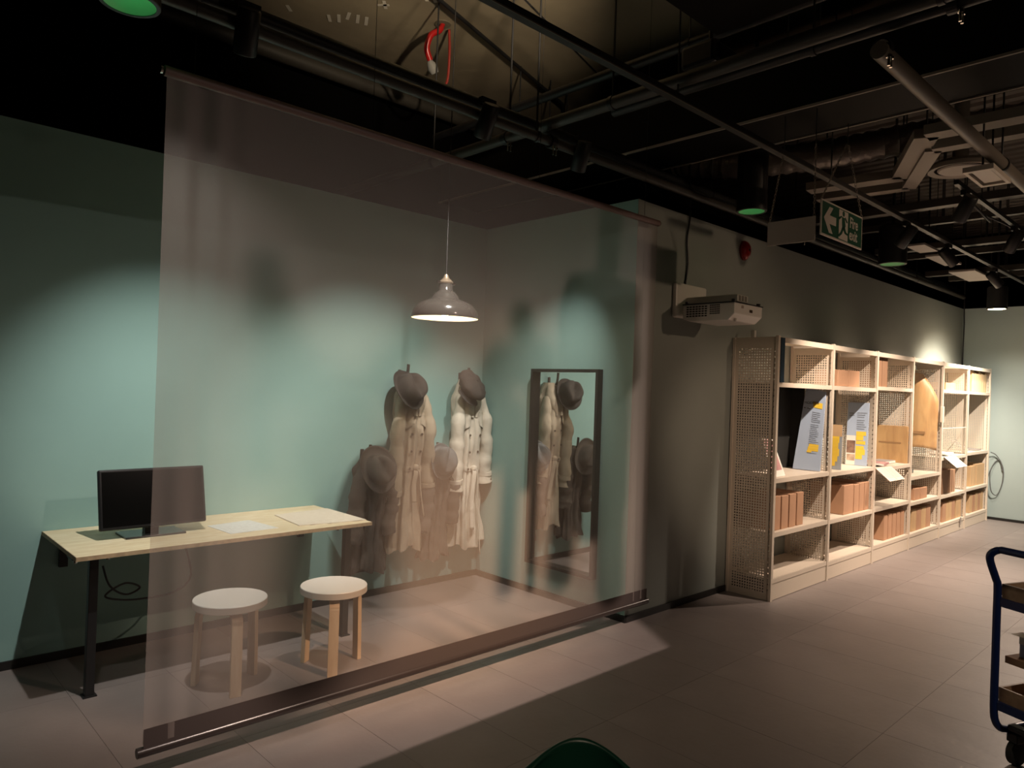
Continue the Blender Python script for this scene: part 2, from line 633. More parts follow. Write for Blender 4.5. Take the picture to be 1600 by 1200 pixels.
MB().grid(f_scrim, NU, NV).build('gauze', M_SCRIM, sc, True)
MB().tube([(SX0 - ox - .01, 0, SZ1 - oz), (SX1 - ox + .01, 0, SZ1 - oz)], .020, 16).build('top_tube', mat('mauve_sleeve', (.20, .13, .115), .5), sc, True)
b = MB()
b.box(SX0 - ox, SX1 - ox, -.010, -.008, SZ0 - oz + .01, SZ0 - oz + .10)
b.build('bottom_hem', M_SCRIM2, sc)
MB().tube([(SX0 - ox - .02, 0, SZ0 - oz + .012), (SX1 - ox + .02, 0, SZ0 - oz + .012)], .019, 16).build('bottom_bar', mat('dark_bar', (.035, .026, .024), .28), sc, True)
for x in (SX0 - ox - .02, SX1 - ox + .02):
    MB().lathe([(0, -.004), (.014, -.004), (.014, .004), (0, .004)], 14).xf(Matrix.Translation((x, 0, SZ1 - oz)) @ Matrix.Rotation(PI / 2, 4, 'Y')).build('tube_cap', M_CHROME, sc)
for x in (1.0, 1.8, 2.9, 3.9):
    MB().tube([(x - ox, 0, SZ1 - oz), (x - ox, 0, SLAB - oz)], .0012, 6).build('suspension_wire', M_STEEL, sc)

# ------------------------------------------------------------------ table, monitor, papers
TZ = .70
tb = thing('wall_table', 'long birch plywood table against the teal wall on black steel legs', 'table', (1.65, 4.113, 0))
o = box(-.79, .79, -.355, .36, TZ - .022, TZ).build('tabletop', M_PLY, tb, bevel=.002)
o2 = box(-.791, .791, -.3565, -.3552, TZ - .021, TZ - .001).build('front_edge', M_PLYEDGE, tb)
box(-.7915, -.7902, -.355, .36, TZ - .021, TZ - .001).build('side_edge', M_PLYEDGE, tb)
for lx in (-.69, .69):
    g = MB()
    g.box(lx - .02, lx + .02, -.255, -.215, 0, TZ - .03)
    g.build('leg', M_STEEL, tb, bevel=.003)
    box(lx - .10, lx + .07, -.28, -.18, TZ - .030, TZ - .022).build('mounting_plate', M_STEEL, tb)
    box(lx - .03, lx + .03, -.265, -.205, 0, .006).build('foot_plate', M_STEEL, tb)
    for dx in (-.085, .055):
        MB().lathe([(0, 0), (.009, 0), (.009, .02), (0, .02)], 10, (lx + dx, -.27, TZ - .046)).build('bolt', M_CHROME, tb)
    box(lx - .02, lx + .02, -.18, .34, TZ - .052, TZ - .022).build('bearer', M_STEEL, tb)
    box(lx - .02, lx + .02, .34, .362, TZ - .20, TZ - .022).build('wall_bracket', M_STEEL, tb)
box(-.45, -.10, .22, .33, TZ - .085, TZ - .022).build('socket_box', M_STEEL, tb)

tag(MB().tube(smoothpath([(1.02, 3.95, .60), (1.05, 3.93, .50), (1.13, 3.95, .44), (1.20, 3.97, .46), (1.12, 3.94, .50), (1.03, 3.93, .455), (1.10, 3.92, .425), (1.22, 3.95, .405), (1.38, 4.0, .40), (1.50, 4.10, .45), (1.52, 4.3, .62)], 8), .005, 8).build('power_cable', M_STEEL, None, True),
    'thin black cable looped loosely beneath the left end of the table', 'cable')

mo = thing('monitor', 'black computer monitor on a glass-like foot on the plywood table', 'monitor', (1.29, 4.12, TZ))
rot = Matrix.Translation((0, -.03, .195)) @ Matrix.Rotation(math.radians(-14), 4, 'X')
sc_o = MB().box(-.265, .265, -.010, .018, -.150, .160).xf(rot).build('case', mat('monitor_case', (.01, .01, .011), .4, spec=.2), mo, bevel=.008)
MB().box(-.250, .250, -.0112, -.0102, -.135, .146).xf(rot).build('screen', M_SCREEN, mo)
MB().box(-.045, .045, .012, .03, -.15, .03).xf(rot).build('stand_neck', M_STEEL, mo)
MB().box(-.035, .035, -.02, .03, 0, .09).build('stand_arm', M_STEEL, mo, bevel=.004)
MB().box(-.15, .15, -.10, .09, 0, .010).build('stand_base', mat('monitor_foot', (.02, .02, .02), .15), mo, bevel=.003)


def print_mat(name, paper, ink, rows):
    """paper printed with rows of small type"""
    m = bpy.data.materials.new(name)
    m.use_nodes = True
    nt = m.node_tree
    b = nt.nodes['Principled BSDF']
    b.inputs['Roughness'].default_value = .8
    tc = nt.nodes.new('ShaderNodeTexCoord')
    sp = nt.nodes.new('ShaderNodeSeparateXYZ')
    nt.links.new(tc.outputs['Generated'], sp.inputs[0])
    s = nt.nodes.new('ShaderNodeMath')
    s.operation = 'MULTIPLY'
    s.inputs[1].default_value = rows * 2 * PI
    nt.links.new(sp.outputs[1], s.inputs[0])
    sn = nt.nodes.new('ShaderNodeMath')
    sn.operation = 'SINE'
    nt.links.new(s.outputs[0], sn.inputs[0])
    nz = nt.nodes.new('ShaderNodeTexNoise')
    nz.inputs['Scale'].default_value = 14
    nt.links.new(tc.outputs['Generated'], nz.inputs['Vector'])
    mm = nt.nodes.new('ShaderNodeMath')
    mm.operation = 'MULTIPLY'
    nt.links.new(sn.outputs[0], mm.inputs[0])
    nt.links.new(nz.outputs['Fac'], mm.inputs[1])
    rp = nt.nodes.new('ShaderNodeValToRGB')
    rp.color_ramp.elements[0].position = .25
    rp.color_ramp.elements[0].color = (*paper, 1)
    rp.color_ramp.elements[1].position = .45
    rp.color_ramp.elements[1].color = (*ink, 1)
    nt.links.new(mm.outputs[0], rp.inputs[0])
    nt.links.new(rp.outputs[0], b.inputs['Base Color'])
    return m


M_PRINT = print_mat('printed_sheet', (.74, .76, .72), (.42, .44, .42), 16)
M_PRINT2 = print_mat('printed_page', (.74, .66, .54), (.50, .44, .36), 26)


def sheet(name, pts, th, m, label, cat):
    zs = pts[0][2]
    cxx = sum(p[0] for p in pts) / len(pts)
    cyy = sum(p[1] for p in pts) / len(pts)
    o = MB().poly([(p[0] - cxx, p[1] - cyy, 0) for p in pts], th, (0, 0, 1)).build(name, m)
    o.location = (cxx, cyy, zs)
    return tag(o, label, cat)


sheet('printed_sheet', [(1.60, 4.15, TZ), (1.62, 3.87, TZ), (1.90, 3.885, TZ), (1.86, 4.19, TZ)], .002, M_PRINT, 'small loose printed sheet on the table beside the monitor', 'paper')
sheet('printed_spread', [(2.05, 4.25, TZ), (2.02, 3.87, TZ), (2.24, 3.83, TZ), (2.435, 3.815, TZ), (2.435, 4.29, TZ)], .006, M_PRINT2, 'large cream printed spread at the right end of the table', 'paper')


# ------------------------------------------------------------------ stools
def stool(label, cx, cy, angs):
    s = thing('round_stool', label, 'stool', (cx, cy, 0), 0, 'round three-legged stools')
    R = .178
    MB().lathe([(0, .403), (R - .004, .403), (R, .406), (R, .432), (R, .4365)], 56).build('seat_rim', mat('pale_seat_edge', (.62, .57, .50), .5), s, True)
    MB().lathe([(R, .4365), (R - .002, .440), (0, .440)], 56).build('seat_top', M_STOOLTOP, s, True)
    for a in angs:
        a = math.radians(a)
        prof = []
        # bent leg: vertical outside the seat centre, curving in under the seat
        rl = .150
        path = [(rl + .012, 0), (rl + .010, .10), (rl + .006, .25), (rl + .003, .34)]
        for k in range(6):
            t = k / 5 * PI / 2
            path.append((rl - .042 + .045 * math.cos(t), .345 + .045 * math.sin(t)))
        path.append((rl - .10, .390))
        th = .024
        bmn = MB()
        n = len(path)
        outer, inner = [], []
        for i in range(n):
            p = Vector((path[i][0], path[i][1]))
            q0 = Vector(path[max(i - 1, 0)])
            q1 = Vector(path[min(i + 1, n - 1)])
            tt = (q1 - q0).normalized()
            nn = Vector((tt.y, -tt.x))
            outer.append(p + nn * th / 2)
            inner.append(p - nn * th / 2)
        loop = [(q.x, -.026, q.y) for q in outer] + [(q.x, -.026, q.y) for q in inner[::-1]]
        rows = []
        for side in (-.026, .026):
            rows.append(([bmn.bm.verts.new((q.x, side, q.y)) for q in outer], [bmn.bm.verts.new((q.x, side, q.y)) for q in inner]))
        (oa, ia), (ob, ib) = rows
        for i in range(n - 1):
            bmn.bm.faces.new((oa[i], oa[i + 1], ob[i + 1], ob[i]))
            bmn.bm.faces.new((ia[i], ib[i], ib[i + 1], ia[i + 1]))
            bmn.bm.faces.new((oa[i], ia[i], ia[i + 1], oa[i + 1]))
            bmn.bm.faces.new((ob[i], ob[i + 1], ib[i + 1], ib[i]))
        bmn.bm.faces.new((oa[0], ob[0], ib[0], ia[0]))
        bmn.bm.faces.new((oa[-1], ia[-1], ib[-1], ob[-1]))
        bmn.xf(Matrix.Translation((0, 0, .0)) @ Matrix.Rotation(a, 4, 'Z'))
        bmn.build('leg', M_BIRCH, s, bevel=.002)
    return s


stool('white-topped birch stool nearer the monitor, left one of the pair', 1.515, 3.595, (-100, 140, 20))
stool('white-topped birch stool right of its twin, farther from the monitor', 2.045, 3.50, (-118, 122, 2))

# ------------------------------------------------------------------ pendant lamp
PX, PY, PZ = 2.745, 3.50, 1.955
pd = thing('pendant_lamp', 'grey enamel dome pendant lamp glowing warm inside, hanging before the wall', 'lamp', (PX, PY, PZ))
outer = [(.205, 0), (.207, .012), (.196, .05), (.170, .082), (.130, .105), (.095, .115), (.085, .122), (.078, .140), (.062, .158), (.044, .170), (.042, .215)]
MB().lathe(outer, 56).build('shade', mat('grey_enamel', (.04, .037, .033), .16, coat=.3), pd, True, angle=60)
inner = [(.204, .002), (.193, .046), (.166, .078), (.126, .100), (.06, .108), (0, .108)]
MB().lathe(inner, 56).build('shade_lining', mat('cream_enamel', (.85, .80, .66), .4), pd, True)
MB().lathe([(.044, .213), (.046, .222), (.030, .238), (.018, .250), (.012, .27), (0, .272)], 24).build('cap', mat('aged_brass', (.36, .28, .2), .3, .7), pd, True)
for s in (-1, 1):
    MB().lathe([(0, 0), (.008, 0), (.008, .022), (0, .022)], 12).xf(Matrix.Translation((s * .046, 0, .218)) @ Matrix.Rotation(s * PI / 2, 4, 'Y')).build('thumbscrew', M_CHROME, pd)
MB().tube([(0, 0, .27), (0.0, 0, SLAB - PZ)], .003, 8).build('cord', M_STEEL, pd)
MB().lathe([(0, .006), (.018, .012), (.030, .032), (.030, .046), (.018, .07), (.014, .108)], 20).build('bulb', mat('lit_bulb', (1, .9, .7), .4, emit=(1, .84, .55), estr=9), pd, True)
pl = bpy.data.lights.new('pendant_glow', 'POINT')
pl.energy = 7
pl.color = (1, .82, .55)
pl.shadow_soft_size = .03
plo = bpy.data.objects.new('pendant_glow', pl)
col.objects.link(plo)
plo.location = (PX, PY, PZ - .01)

# ------------------------------------------------------------------ coats, hats, hooks
M_KHAKI = mat('khaki_cotton', (.38, .32, .24), .85, var=.08, scale=9, bump=.9, bscale=14)
M_ECRU = mat('ecru_cotton', (.62, .57, .48), .85, var=.06, scale=9, bump=.9, bscale=14)
M_DARKWOOL = mat('dark_brown_wool', (.085, .068, .058), .95, var=.15, scale=12, bump=.8, bscale=14)
M_GREYWOOL = mat('grey_brown_wool', (.13, .105, .09), .95, var=.15, scale=12, bump=.8, bscale=14)
M_LINING = mat('dark_lining', (.04, .03, .026), .9)


def interp(tab, t):
    for (a, b), (c, d) in zip(tab, tab[1:]):
        if t <= c:
            k = (t - a) / (c - a)
            k = k * k * (3 - 2 * k)
            return b + (d - b) * k
    return tab[-1][1]


def coat(label, x, ztop, length, m, seed, wid=1.0, dep=1.0, trench=True, belt_drop=0.3, skew=0.0, slv=.62):
    rnd = random.Random(seed)
    c = thing('hanging_coat', label, 'coat', (x, BACK_Y, ztop - length), 0, 'coats hanging on the alcove wall')
    Wt = [(0, .05), (.05, .085), (.12, .122), (.30, .118), (.55, .108), (.80, .128), (1, .145)]
    Dt = [(0, .06), (.05, .085), (.12, .115), (.35, .115), (.55, .095), (.8, .100), (1, .110)]
    ph = [rnd.uniform(0, 6.28) for _ in range(8)]

    def S(th, t, off=0.0):
        wv = interp(Wt, t) * wid
        dv = interp(Dt, t) * dep
        amp = .04 + .24 * t
        fold = 1 + amp * (.55 * math.sin(7 * th + ph[0] + 1.2 * t) + .4 * math.sin(12 * th + ph[1] - 2 * t) + .25 * math.sin(19 * th + ph[2] + 3 * t))
        fold += .045 * math.sin(24 * t + 4 * th + ph[3]) + .020 * math.sin(41 * t - 6 * th + ph[4])
        cx = math.cos(th)
        sy = math.sin(th)
        xx = wv * fold * cx
        yy = dv * fold * sy
        if yy > 0:
            yy = min(yy, .045) * .6
        nrm = Vector((cx / wv, sy / dv, 0)).normalized()
        z = length * (1 - t) + (.02 * math.sin(3 * th + ph[5]) + .012 * math.sin(7 * th + ph[6])) * t * t
        base_y = -max(.03, .03) - .012
        return Vector((xx + skew * t * t + nrm.x * off, base_y + yy + nrm.y * off - .02 * math.sin(PI * min(1, t * 1.4)), z))
    NT, NR = 96, 60
    MB().grid(lambda i, j: S(2 * PI * i / NT, j / (NR - 1)), NT, NR, True).build('body', m, c, True, angle=180)
    # inside of the skirt
    bmn = MB()
    vsx = [bmn.bm.verts.new(S(2 * PI * i / NT, .985, -.006)) for i in range(NT)]
    bmn.bm.faces.new(vsx)
    bmn.build('lining', M_LINING, c)
    F = -PI / 2
    # front edge, overlapping

    def strip(fn_th, t0, t1, hw, n, off, name, mm=m):
        def fn(i, j):
            t = t0 + (t1 - t0) * j / (n - 1)
            th = fn_th(t) + hw(t) * (i / 4 - .5) * 2
            return S(th, t, off * (1 if 0 < i < 4 else .25))
        return MB().grid(fn, 5, n).build(name, mm, c, True, angle=180)
    strip(lambda t: F + .10 + .25 * math.sin(3 * t), .10, .995, lambda t: .17, 40, .009, 'front_placket')
    # collar and lapels
    for s in (-1, 1):
        def lap(i, j, s=s):
            u, v = i / 7, j / 9
            t = .015 + .21 * v
            spread = (.18 + .75 * math.sin(PI * min(1, v * .8 + .25))) * u
            p = S(F + s * (.08 + spread), t, .012 + .016 * u * (1 - u) * 4 * .5)
            return p
        MB().grid(lap, 8, 10).build('lapel', m, c, True, angle=180)
    if trench:
        for s in (-1, 1):
            def flap(i, j, s=s):
                u, v = i / 9, j / 7
                return S(F + s * (.30 + 1.05 * u), .10 + .17 * v + .03 * math.sin(PI * u) * v, .010 + .006 * v)
            MB().grid(flap, 10, 8).build('storm_flap', m, c, True, angle=180)
        for s in (-1, 1):
            for t in (.33, .43, .53):
                p = S(F + s * .34, t, .016)
                MB().lathe([(0, .003), (.008, .0035), (.010, 0)], 10).xf(Matrix.Translation(p) @ Matrix.Rotation(PI / 2, 4, 'X')).build('button', mat('horn_button', (.10, .07, .05), .3), c)
        # waist belt, gathered at the front
        def beltf(i, j):
            th = 2 * PI * i / 60
            return S(th, .515 + .030 * j / 2, .010 if j == 1 else .006)
        MB().grid(beltf, 60, 3, True).build('belt', m, c, True, angle=180)
        # tied ends
        for k, (dx, drop) in enumerate(((-.02, belt_drop * .7), (.045, belt_drop))):
            p0 = S(F + .1, .53, .02)
            pts = [p0, p0 + Vector((dx * .5, -.020, -.04)), p0 + Vector((dx, -.012, -drop * .5)), p0 + Vector((dx * 1.4 + .015, -.016, -drop))]
            MB().tube(smoothpath(pts, 6), .018, 10, flat=.25).build('belt_end', m, c, True, angle=180)
        p0 = S(F + .1, .53, .02)
        MB().lathe([(0, -.028), (.020, -.02), (.028, 0), (.020, .02), (0, .028)], 14, p0).build('belt_knot', m, c, True, angle=180)
        for s in (-1, 1):
            def pk(i, j, s=s):
                return S(F + s * (.55 + .40 * i / 5), .64 + .045 * j / 3 - .01 * i / 5, .012 if 0 < j else .004)
            MB().grid(pk, 6, 4).build('pocket_flap', m, c, True, angle=180)
    # sleeves
    for s in (-1, 1):
        th0 = F + s * .98
        path, rad = [], []
        wob = rnd.uniform(-.012, .012)
        for k in range(26):
            u = k / 25
            t = .10 + slv * u * (1.0 if s < 0 else .94)
            p = S(th0 + s * .10 * u, t, .004 + .042 * min(1, u * 3))
            p.x = p.x * (.92 + .14 * min(1, u * 2)) + wob * math.sin(4 * u)
            r = (.034 + .022 * min(1, u * 4) + .014 * u * u) + .0050 * math.sin(u * 26 + ph[7]) + .003 * math.sin(u * 53)
            path.append(p)
            rad.append(r * wid)
        sl = MB().tube(path, rad, 18, cap=False, flat=.82).build('sleeve', m, c, True, angle=180)
        MB().tube([path[-2], path[-1] - Vector((0, 0, .0))], [rad[-2] * .93] * 2, 14, flat=.8).build('sleeve_lining', M_LINING, sl)
        if trench:
            MB().tube(path[-4:-2], [rad[-4] * 1.09] * 2, 18, cap=True, flat=.84).build('cuff_strap', m, sl, True)
    return c


coat('khaki belted trench coat on the upper peg nearer the table', 3.15, 1.60, 1.27, M_KHAKI, 3, 1.0, 1.0, True, .36)
coat('pale ecru trench coat on the upper peg nearest the alcove corner', 3.70, 1.60, 1.32, M_ECRU, 9, 1.05, 1.0, True, .68, .03, .56)
coat('short dark brown coat on the lower peg next to the table end', 2.835, 1.03, .82, M_DARKWOOL, 14, 1.0, .9, False)
coat('short grey-brown coat squeezed between the khaki and the ecru coats', 3.43, 1.03, .80, M_GREYWOOL, 21, .9, .8, False)


def peg(label, x, z):
    p = thing('coat_peg', label, 'hook', (x, BACK_Y, z - .15), 0, 'coat pegs on the alcove wall')
    box(-.014, .014, -.008, 0, -.03, .11).build('wall_plate', mat('peg_dark', (.05, .04, .035), .5), p, bevel=.002)
    MB().tube(smoothpath([(0, -.004, .0), (0, -.06, .01), (0, -.10, .06), (0, -.11, .12), (0, -.112, .15)], 6), .011, 12).build('peg_arm', MATS['peg_dark'], p, True)
    return p


peg('dark upper coat peg carrying the khaki trench coat', 3.10, 1.69)
peg('dark upper coat peg carrying the ecru trench coat', 3.68, 1.69)
peg('dark lower coat peg carrying the dark brown coat', 2.80, 1.11)
peg('dark lower coat peg carrying the grey-brown coat', 3.395, 1.11)


def hat(label, loc, axis, rollang, m, brim=.150, crown=.092, h=.115, oval=1.15):
    o = thing('felt_hat', label, 'hat', loc, 0, 'hats on the coat pegs')
    q = Vector(axis).normalized().to_track_quat('Z', 'Y') @ Quaternion((0, 0, 1), rollang)
    o.rotation_mode = 'QUATERNION'
    o.rotation_quaternion = q
    n = 48
    prof = [(brim, .014), (brim * .93, .004), (brim * .80, 0), (crown * 1.06, .002), (crown, .014), (crown * .985, .045), (crown * .95, .08), (crown * .83, h), (crown * .55, h * 1.06), (crown * .25, h * 1.02), (0, h)]
    b = MB().lathe(prof, n, sx=1.0, sy=oval)
    for v in b.bm.verts:
        if v.co.z > .06:
            k = min(1, (v.co.z - .06) / .05)
            v.co.z -= .034 * k * math.exp(-(v.co.x / .03) ** 2)
            if v.co.y > 0:
                v.co.x *= 1 - .38 * k * (v.co.y / (crown * oval))
        r = math.hypot(v.co.x, v.co.y)
        if r > crown * 1.1:
            v.co.z += .016 * (v.co.x / brim) ** 2 - .012 * max(0, v.co.y / brim)
    ob = b.build('crown_and_brim', m, o, True, angle=180)
    so = ob.modifiers.new('t', 'SOLIDIFY')
    so.thickness = .003
    MB().lathe([(crown * 1.03, .006), (crown * 1.025, .010), (crown * 1.015, .034), (crown * 1.0, .036)], n, sx=1, sy=oval).build('hat_band', mat('hat_ribbon', (.03, .025, .022), .6), o, True)
    return o


M_FELT1 = mat('charcoal_felt', (.045, .038, .034), .95, var=.1, scale=15)
M_FELT2 = mat('mid_grey_felt', (.13, .112, .10), .95, var=.1, scale=15)
M_FELT3 = mat('slate_felt', (.14, .14, .14), .95, var=.1, scale=15)
hat('charcoal felt hat hung above the khaki trench coat', (3.045, 4.29, 1.50), (.16, -.88, .38), .3, M_FELT1, .135, .096, .125)
hat('mid-grey felt fedora with wide brim above the dark brown coat', (2.80, 4.27, .945), (.10, -.97, .12), .55, M_FELT2, .150, .092, .11)
hat('slate grey felt hat half hidden behind the ecru coat sleeve', (3.395, 4.31, .97), (.10, -.93, .25), -.4, M_FELT3, .125, .09, .10)

cp = thing('cloth_cap', 'charcoal cloth cap with short peak above the ecru trench coat', 'hat', (3.63, 4.30, 1.53), 0, 'hats on the coat pegs')
cp.rotation_mode = 'QUATERNION'
cp.rotation_quaternion = Vector((.30, -.75, .60)).to_track_quat('Z', 'Y') @ Quaternion((0, 0, 1), -.5)
b = MB().lathe([(.085, -.02), (.10, .0), (.128, .03), (.130, .05), (.11, .078), (.06, .092), (0, .096)], 40, sx=1, sy=1.1)
for v in b.bm.verts:
    a = math.atan2(v.co.y, v.co.x)
    v.co.z += .006 * math.sin(8 * a) * (math.hypot(v.co.x, v.co.y) / .13)
b.build('cap_crown', M_FELT1, cp, True, angle=180)
MB().grid(lambda i, j: Vector(((.085 + .065 * j / 4 * math.cos((i / 12 - .5) * 2.2) ** .5) * math.sin((i / 12 - .5) * 2.2), -(.090 + .065 * j / 4) * math.cos((i / 12 - .5) * 2.2), -.015 - .012 * j / 4)), 13, 5).build('peak', M_FELT1, cp, True, angle=180)
MB().lathe([(.009, .094), (.008, .101), (0, .103)], 12).build('cap_button', M_FELT1, cp, True)

# ------------------------------------------------------------------ mirror
mi = thing('wall_mirror', 'tall black-framed mirror on the teal side wall reflecting the coats', 'mirror', (SIDE_X, 3.53, .235))
MW, MH, MD = .328, 1.458, .055
for (y0, y1, z0, z1) in ((-MW, MW, 0, .022), (-MW, MW, MH - .022, MH), (-MW, -MW + .022, .022, MH - .022), (MW - .022, MW, .022, MH - .022)):
    box(-MD, 0, y0, y1, z0, z1).build('frame_bar', mat('mirror_frame', (.014, .012, .011), .4), mi, bevel=.001)
box(-.012, -.008, -MW + .022, MW - .022, .022, MH - .022).build('mirror_glass', mat('mirror_silver', (.86, .86, .84), .01, 1.0), mi)


# ------------------------------------------------------------------ wall fixtures
al = thing('fire_alarm_sounder', 'round red fire alarm sounder on the long wall', 'alarm', (5.33, LONG_Y, 2.71))
b = MB().lathe([(.062, 0), (.062, .015), (.058, .030), (.045, .044), (.022, .052), (0, .054)], 32, sy=1.2)
b.xf(Matrix.Rotation(PI / 2, 4, 'X'))
b.build('dome', M_RED, al, True)
MB().lathe([(.066, 0), (.066, .014), (.060, .016)], 32, sy=1.2).xf(Matrix.Rotation(PI / 2, 4, 'X')).build('base_ring', mat('dark_red', (.2, .01, .01), .4), al, True)
MB().lathe([(.012, .051), (.01, .056), (0, .057)], 14).xf(Matrix.Rotation(PI / 2, 4, 'X')).build('centre_lens', M_STEEL, al)

pr = thing('wall_projector', 'white short-throw video projector on a wall arm beside the scrim', 'projector', (4.55, LONG_Y, 2.05))
box(-.20, .20, -.035, 0, .035, .285).build('wall_plate', M_WHITE, pr, bevel=.012)
box(-.075, .075, -.44, -.035, .135, .185).build('arm', mat('arm_grey_white', (.60, .58, .52), .45), pr, bevel=.008)
b = MB()
for k in range(3):
    b.box(-.055 + .04 * k, -.03 + .04 * k, -.4425, -.4395, .143, .178)
b.build('arm_end_slots', mat('slot_dark', (.22, .2, .17), .6), pr)
box(-.13, .13, -.42, -.09, .120, .128).build('mount_bracket', M_STEEL, pr)
# projector body: chamfered box
PBX0, PBX1, PBY0, PBY1 = -.17, .21, -.475, -.075
prof = [(-.175, .118), (-.180, .05), (-.15, .012), (.15, .0), (.20, .03), (.20, .118)]
body = MB()
ring = []
for (y, ins) in ((PBY0, 0), (PBY1, 0)):
    pass
pts = [(PBY0, .118), (PBY0, .045), (PBY0 + .05, .0), (PBY1 - .06, .0), (PBY1, .02), (PBY1, .118)]
body.poly([(PBX0, y, z) for y, z in pts], PBX1 - PBX0, (1, 0, 0))
body.build('case', M_WHITE, pr, bevel=.006)
for (nc, y_0, pit, wd_, z_0, zp, zh) in ((7, PBY1 - .03, .024, .018, .032, .016, .010), (6, PBY1 - .215, .013, .009, .045, .014, .009)):
    b = MB()
    for k in range(nc):
        for r in range(5):
            b.box(PBX0 - .0015, PBX0 + .001, y_0 - pit * k - wd_, y_0 - pit * k, z_0 + zp * r, z_0 + zp * r + zh)
    v = b.build('vent_slots', mat('vent_dark', (.045, .038, .032), .7), pr)
    v['kind'] = 'stuff'
box(PBX0 - .01, PBX1 + .005, PBY0 - .004, PBY1, .117, .124).build('top_gap', M_STEEL, pr)
for (x, y) in ((PBX0 + .02, PBY1 - .02), (PBX0 + .02, PBY0 + .02), (PBX1 - .02, PBY0 + .02)):
    MB().lathe([(0, 0), (.014, 0), (.014, .02), (0, .02)], 12, (x, y, .122)).build('mount_screw', M_STEEL, pr)
box(.03, .07, PBY0 - .0015, PBY0 + .001, .065, .085).build('infrared_window', mat('ir_window', (.08, .05, .03), .2), pr)
box(-.08, -.05, PBY0 - .0015, PBY0 + .001, .085, .105).build('case_sticker', mat('case_sticker', (.42, .34, .28), .5), pr)
MB().lathe([(0, 0), (.010, .0), (.012, .016), (.010, .02), (0, .022)], 12, (-.10, PBY0 + .03, -.005)).build('lens_cap', M_WHITE, pr)
tag(MB().tube(smoothpath([(4.50, LONG_Y - .01, 2.34), (4.52, LONG_Y - .012, 2.50), (4.50, LONG_Y - .012, 2.66), (4.53, LONG_Y - .012, 2.84), (4.54, LONG_Y, 3.0), (4.54, 3.0, 4.19)], 6), .007, 8).build('projector_cable', M_STEEL, None, True),
    'black cable running up the long wall from the projector plate', 'cable')

# ------------------------------------------------------------------ shelving
SHX, SHY, SHD, SHH = 5.21, 2.565, .375, 2.0


def perforated_mesh():
    ys = [0.0, .026, .034]
    yh = [False, None, False]
    cols = []
    y = .062
    ycut = [0, .024, .032]
    yflag = [0, 2]
    ycut.append(.062)
    yflag.append(0)
    for k in range(13):
        ycut += [ycut[-1] + .011]
        yflag.append(1)
        ycut += [ycut[-1] + .010]
        yflag.append(0)
    ycut[-1] = SHD
    zcut = [0.0, .055]
    zflag = [0]
    k = 0
    while zcut[-1] < 1.92:
        zcut.append(zcut[-1] + .011)
        zflag.append(1)
        zcut.append(zcut[-1] + .010)
        zflag.append(0)
    zcut[-1] = SHH
    bmn = MB()
    g = [[bmn.bm.verts.new((0, yy, zz)) for yy in ycut] for zz in zcut]
    cnt = 0
    for j in range(len(zcut) - 1):
        if zflag[j]:
            cnt += 1
        for i in range(len(ycut) - 1):
            if zflag[j] and (yflag[i] == 1 or (yflag[i] == 2 and cnt % 2 == 0)):
                continue
            bmn.bm.faces.new((g[j][i], g[j][i + 1], g[j + 1][i + 1], g[j + 1][i]))
    return bmn.mesh('perforated_panel', M_CREAM)


PERF = perforated_mesh()
POST = box(-.016, .016, -.004, .018, 0, SHH + .008).mesh('post', M_CREAM)
ORD = ['nearest', 'second', 'third', 'fourth', 'fifth', 'farthest']
LEVELS = [[1.655, .925, .515, .165], [1.655, .915, .510, .155], [1.675, .895, .515, .160], [.755, .485, .155], [1.69, .915, .475, .145], [1.69, .93, .485, .15]]
for i in range(6):
    x0 = SHX + i
    u = thing('shelving_unit', '%s bay of the cream perforated metal shelving along the wall' % ORD[i], 'shelves', (x0, SHY, 0), 0, 'cream metal shelving bays')
    for k in range(2 if i == 5 else 1):
        p = link('perforated_side_panel', PERF, u)
        p.location = (k * 1.0, 0, 0)
        so = p.modifiers.new('t', 'SOLIDIFY')
        so.thickness = .0025
        so.offset = 0
        p2 = link('front_post', POST, u)
        p2.location = (k * 1.0, 0, 0)
        box(k - .012, k + .012, SHD - .02, SHD, 0, SHH).build('rear_post', M_CREAM, u)
    for z in LEVELS[i]:
        b = MB()
        b.box(.017, .983, .004, SHD - .004, z - .004, z)
        b.box(.017, .983, 0, .010, z - .036, z)
        b.build('shelf', M_CREAM, u, bevel=.0015)
    b = MB()
    b.box(.017, .983, .002, SHD - .004, SHH - .006, SHH)
    b.box(.017, .983, -.002, .012, SHH - .042, SHH)
    b.build('top_shelf', M_CREAM, u, bevel=.0015)
    box(.017, .983, .004, .014, .004, LEVELS[i][-1] - .037).build('kick_plate', M_CREAM, u)
# navy board end at the top of the first bay, black backing of the case below, dark sheet for the divider shade
box(.018, .075, -.012, .012, 1.655, 1.995).build('navy_end_board', M_NAVY, bpy.data.objects['shelving_unit'])
bpy.data.objects['navy_end_board']['label'] = 'dark navy board at the top corner'
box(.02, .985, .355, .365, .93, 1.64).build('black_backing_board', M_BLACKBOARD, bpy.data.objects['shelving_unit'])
box(.978, .986, .235, .355, .93, 1.64).build('divider_shade_board', M_BLACKBOARD, bpy.data.objects['shelving_unit'])  # dark sheet in place of the shade on the divider's back half


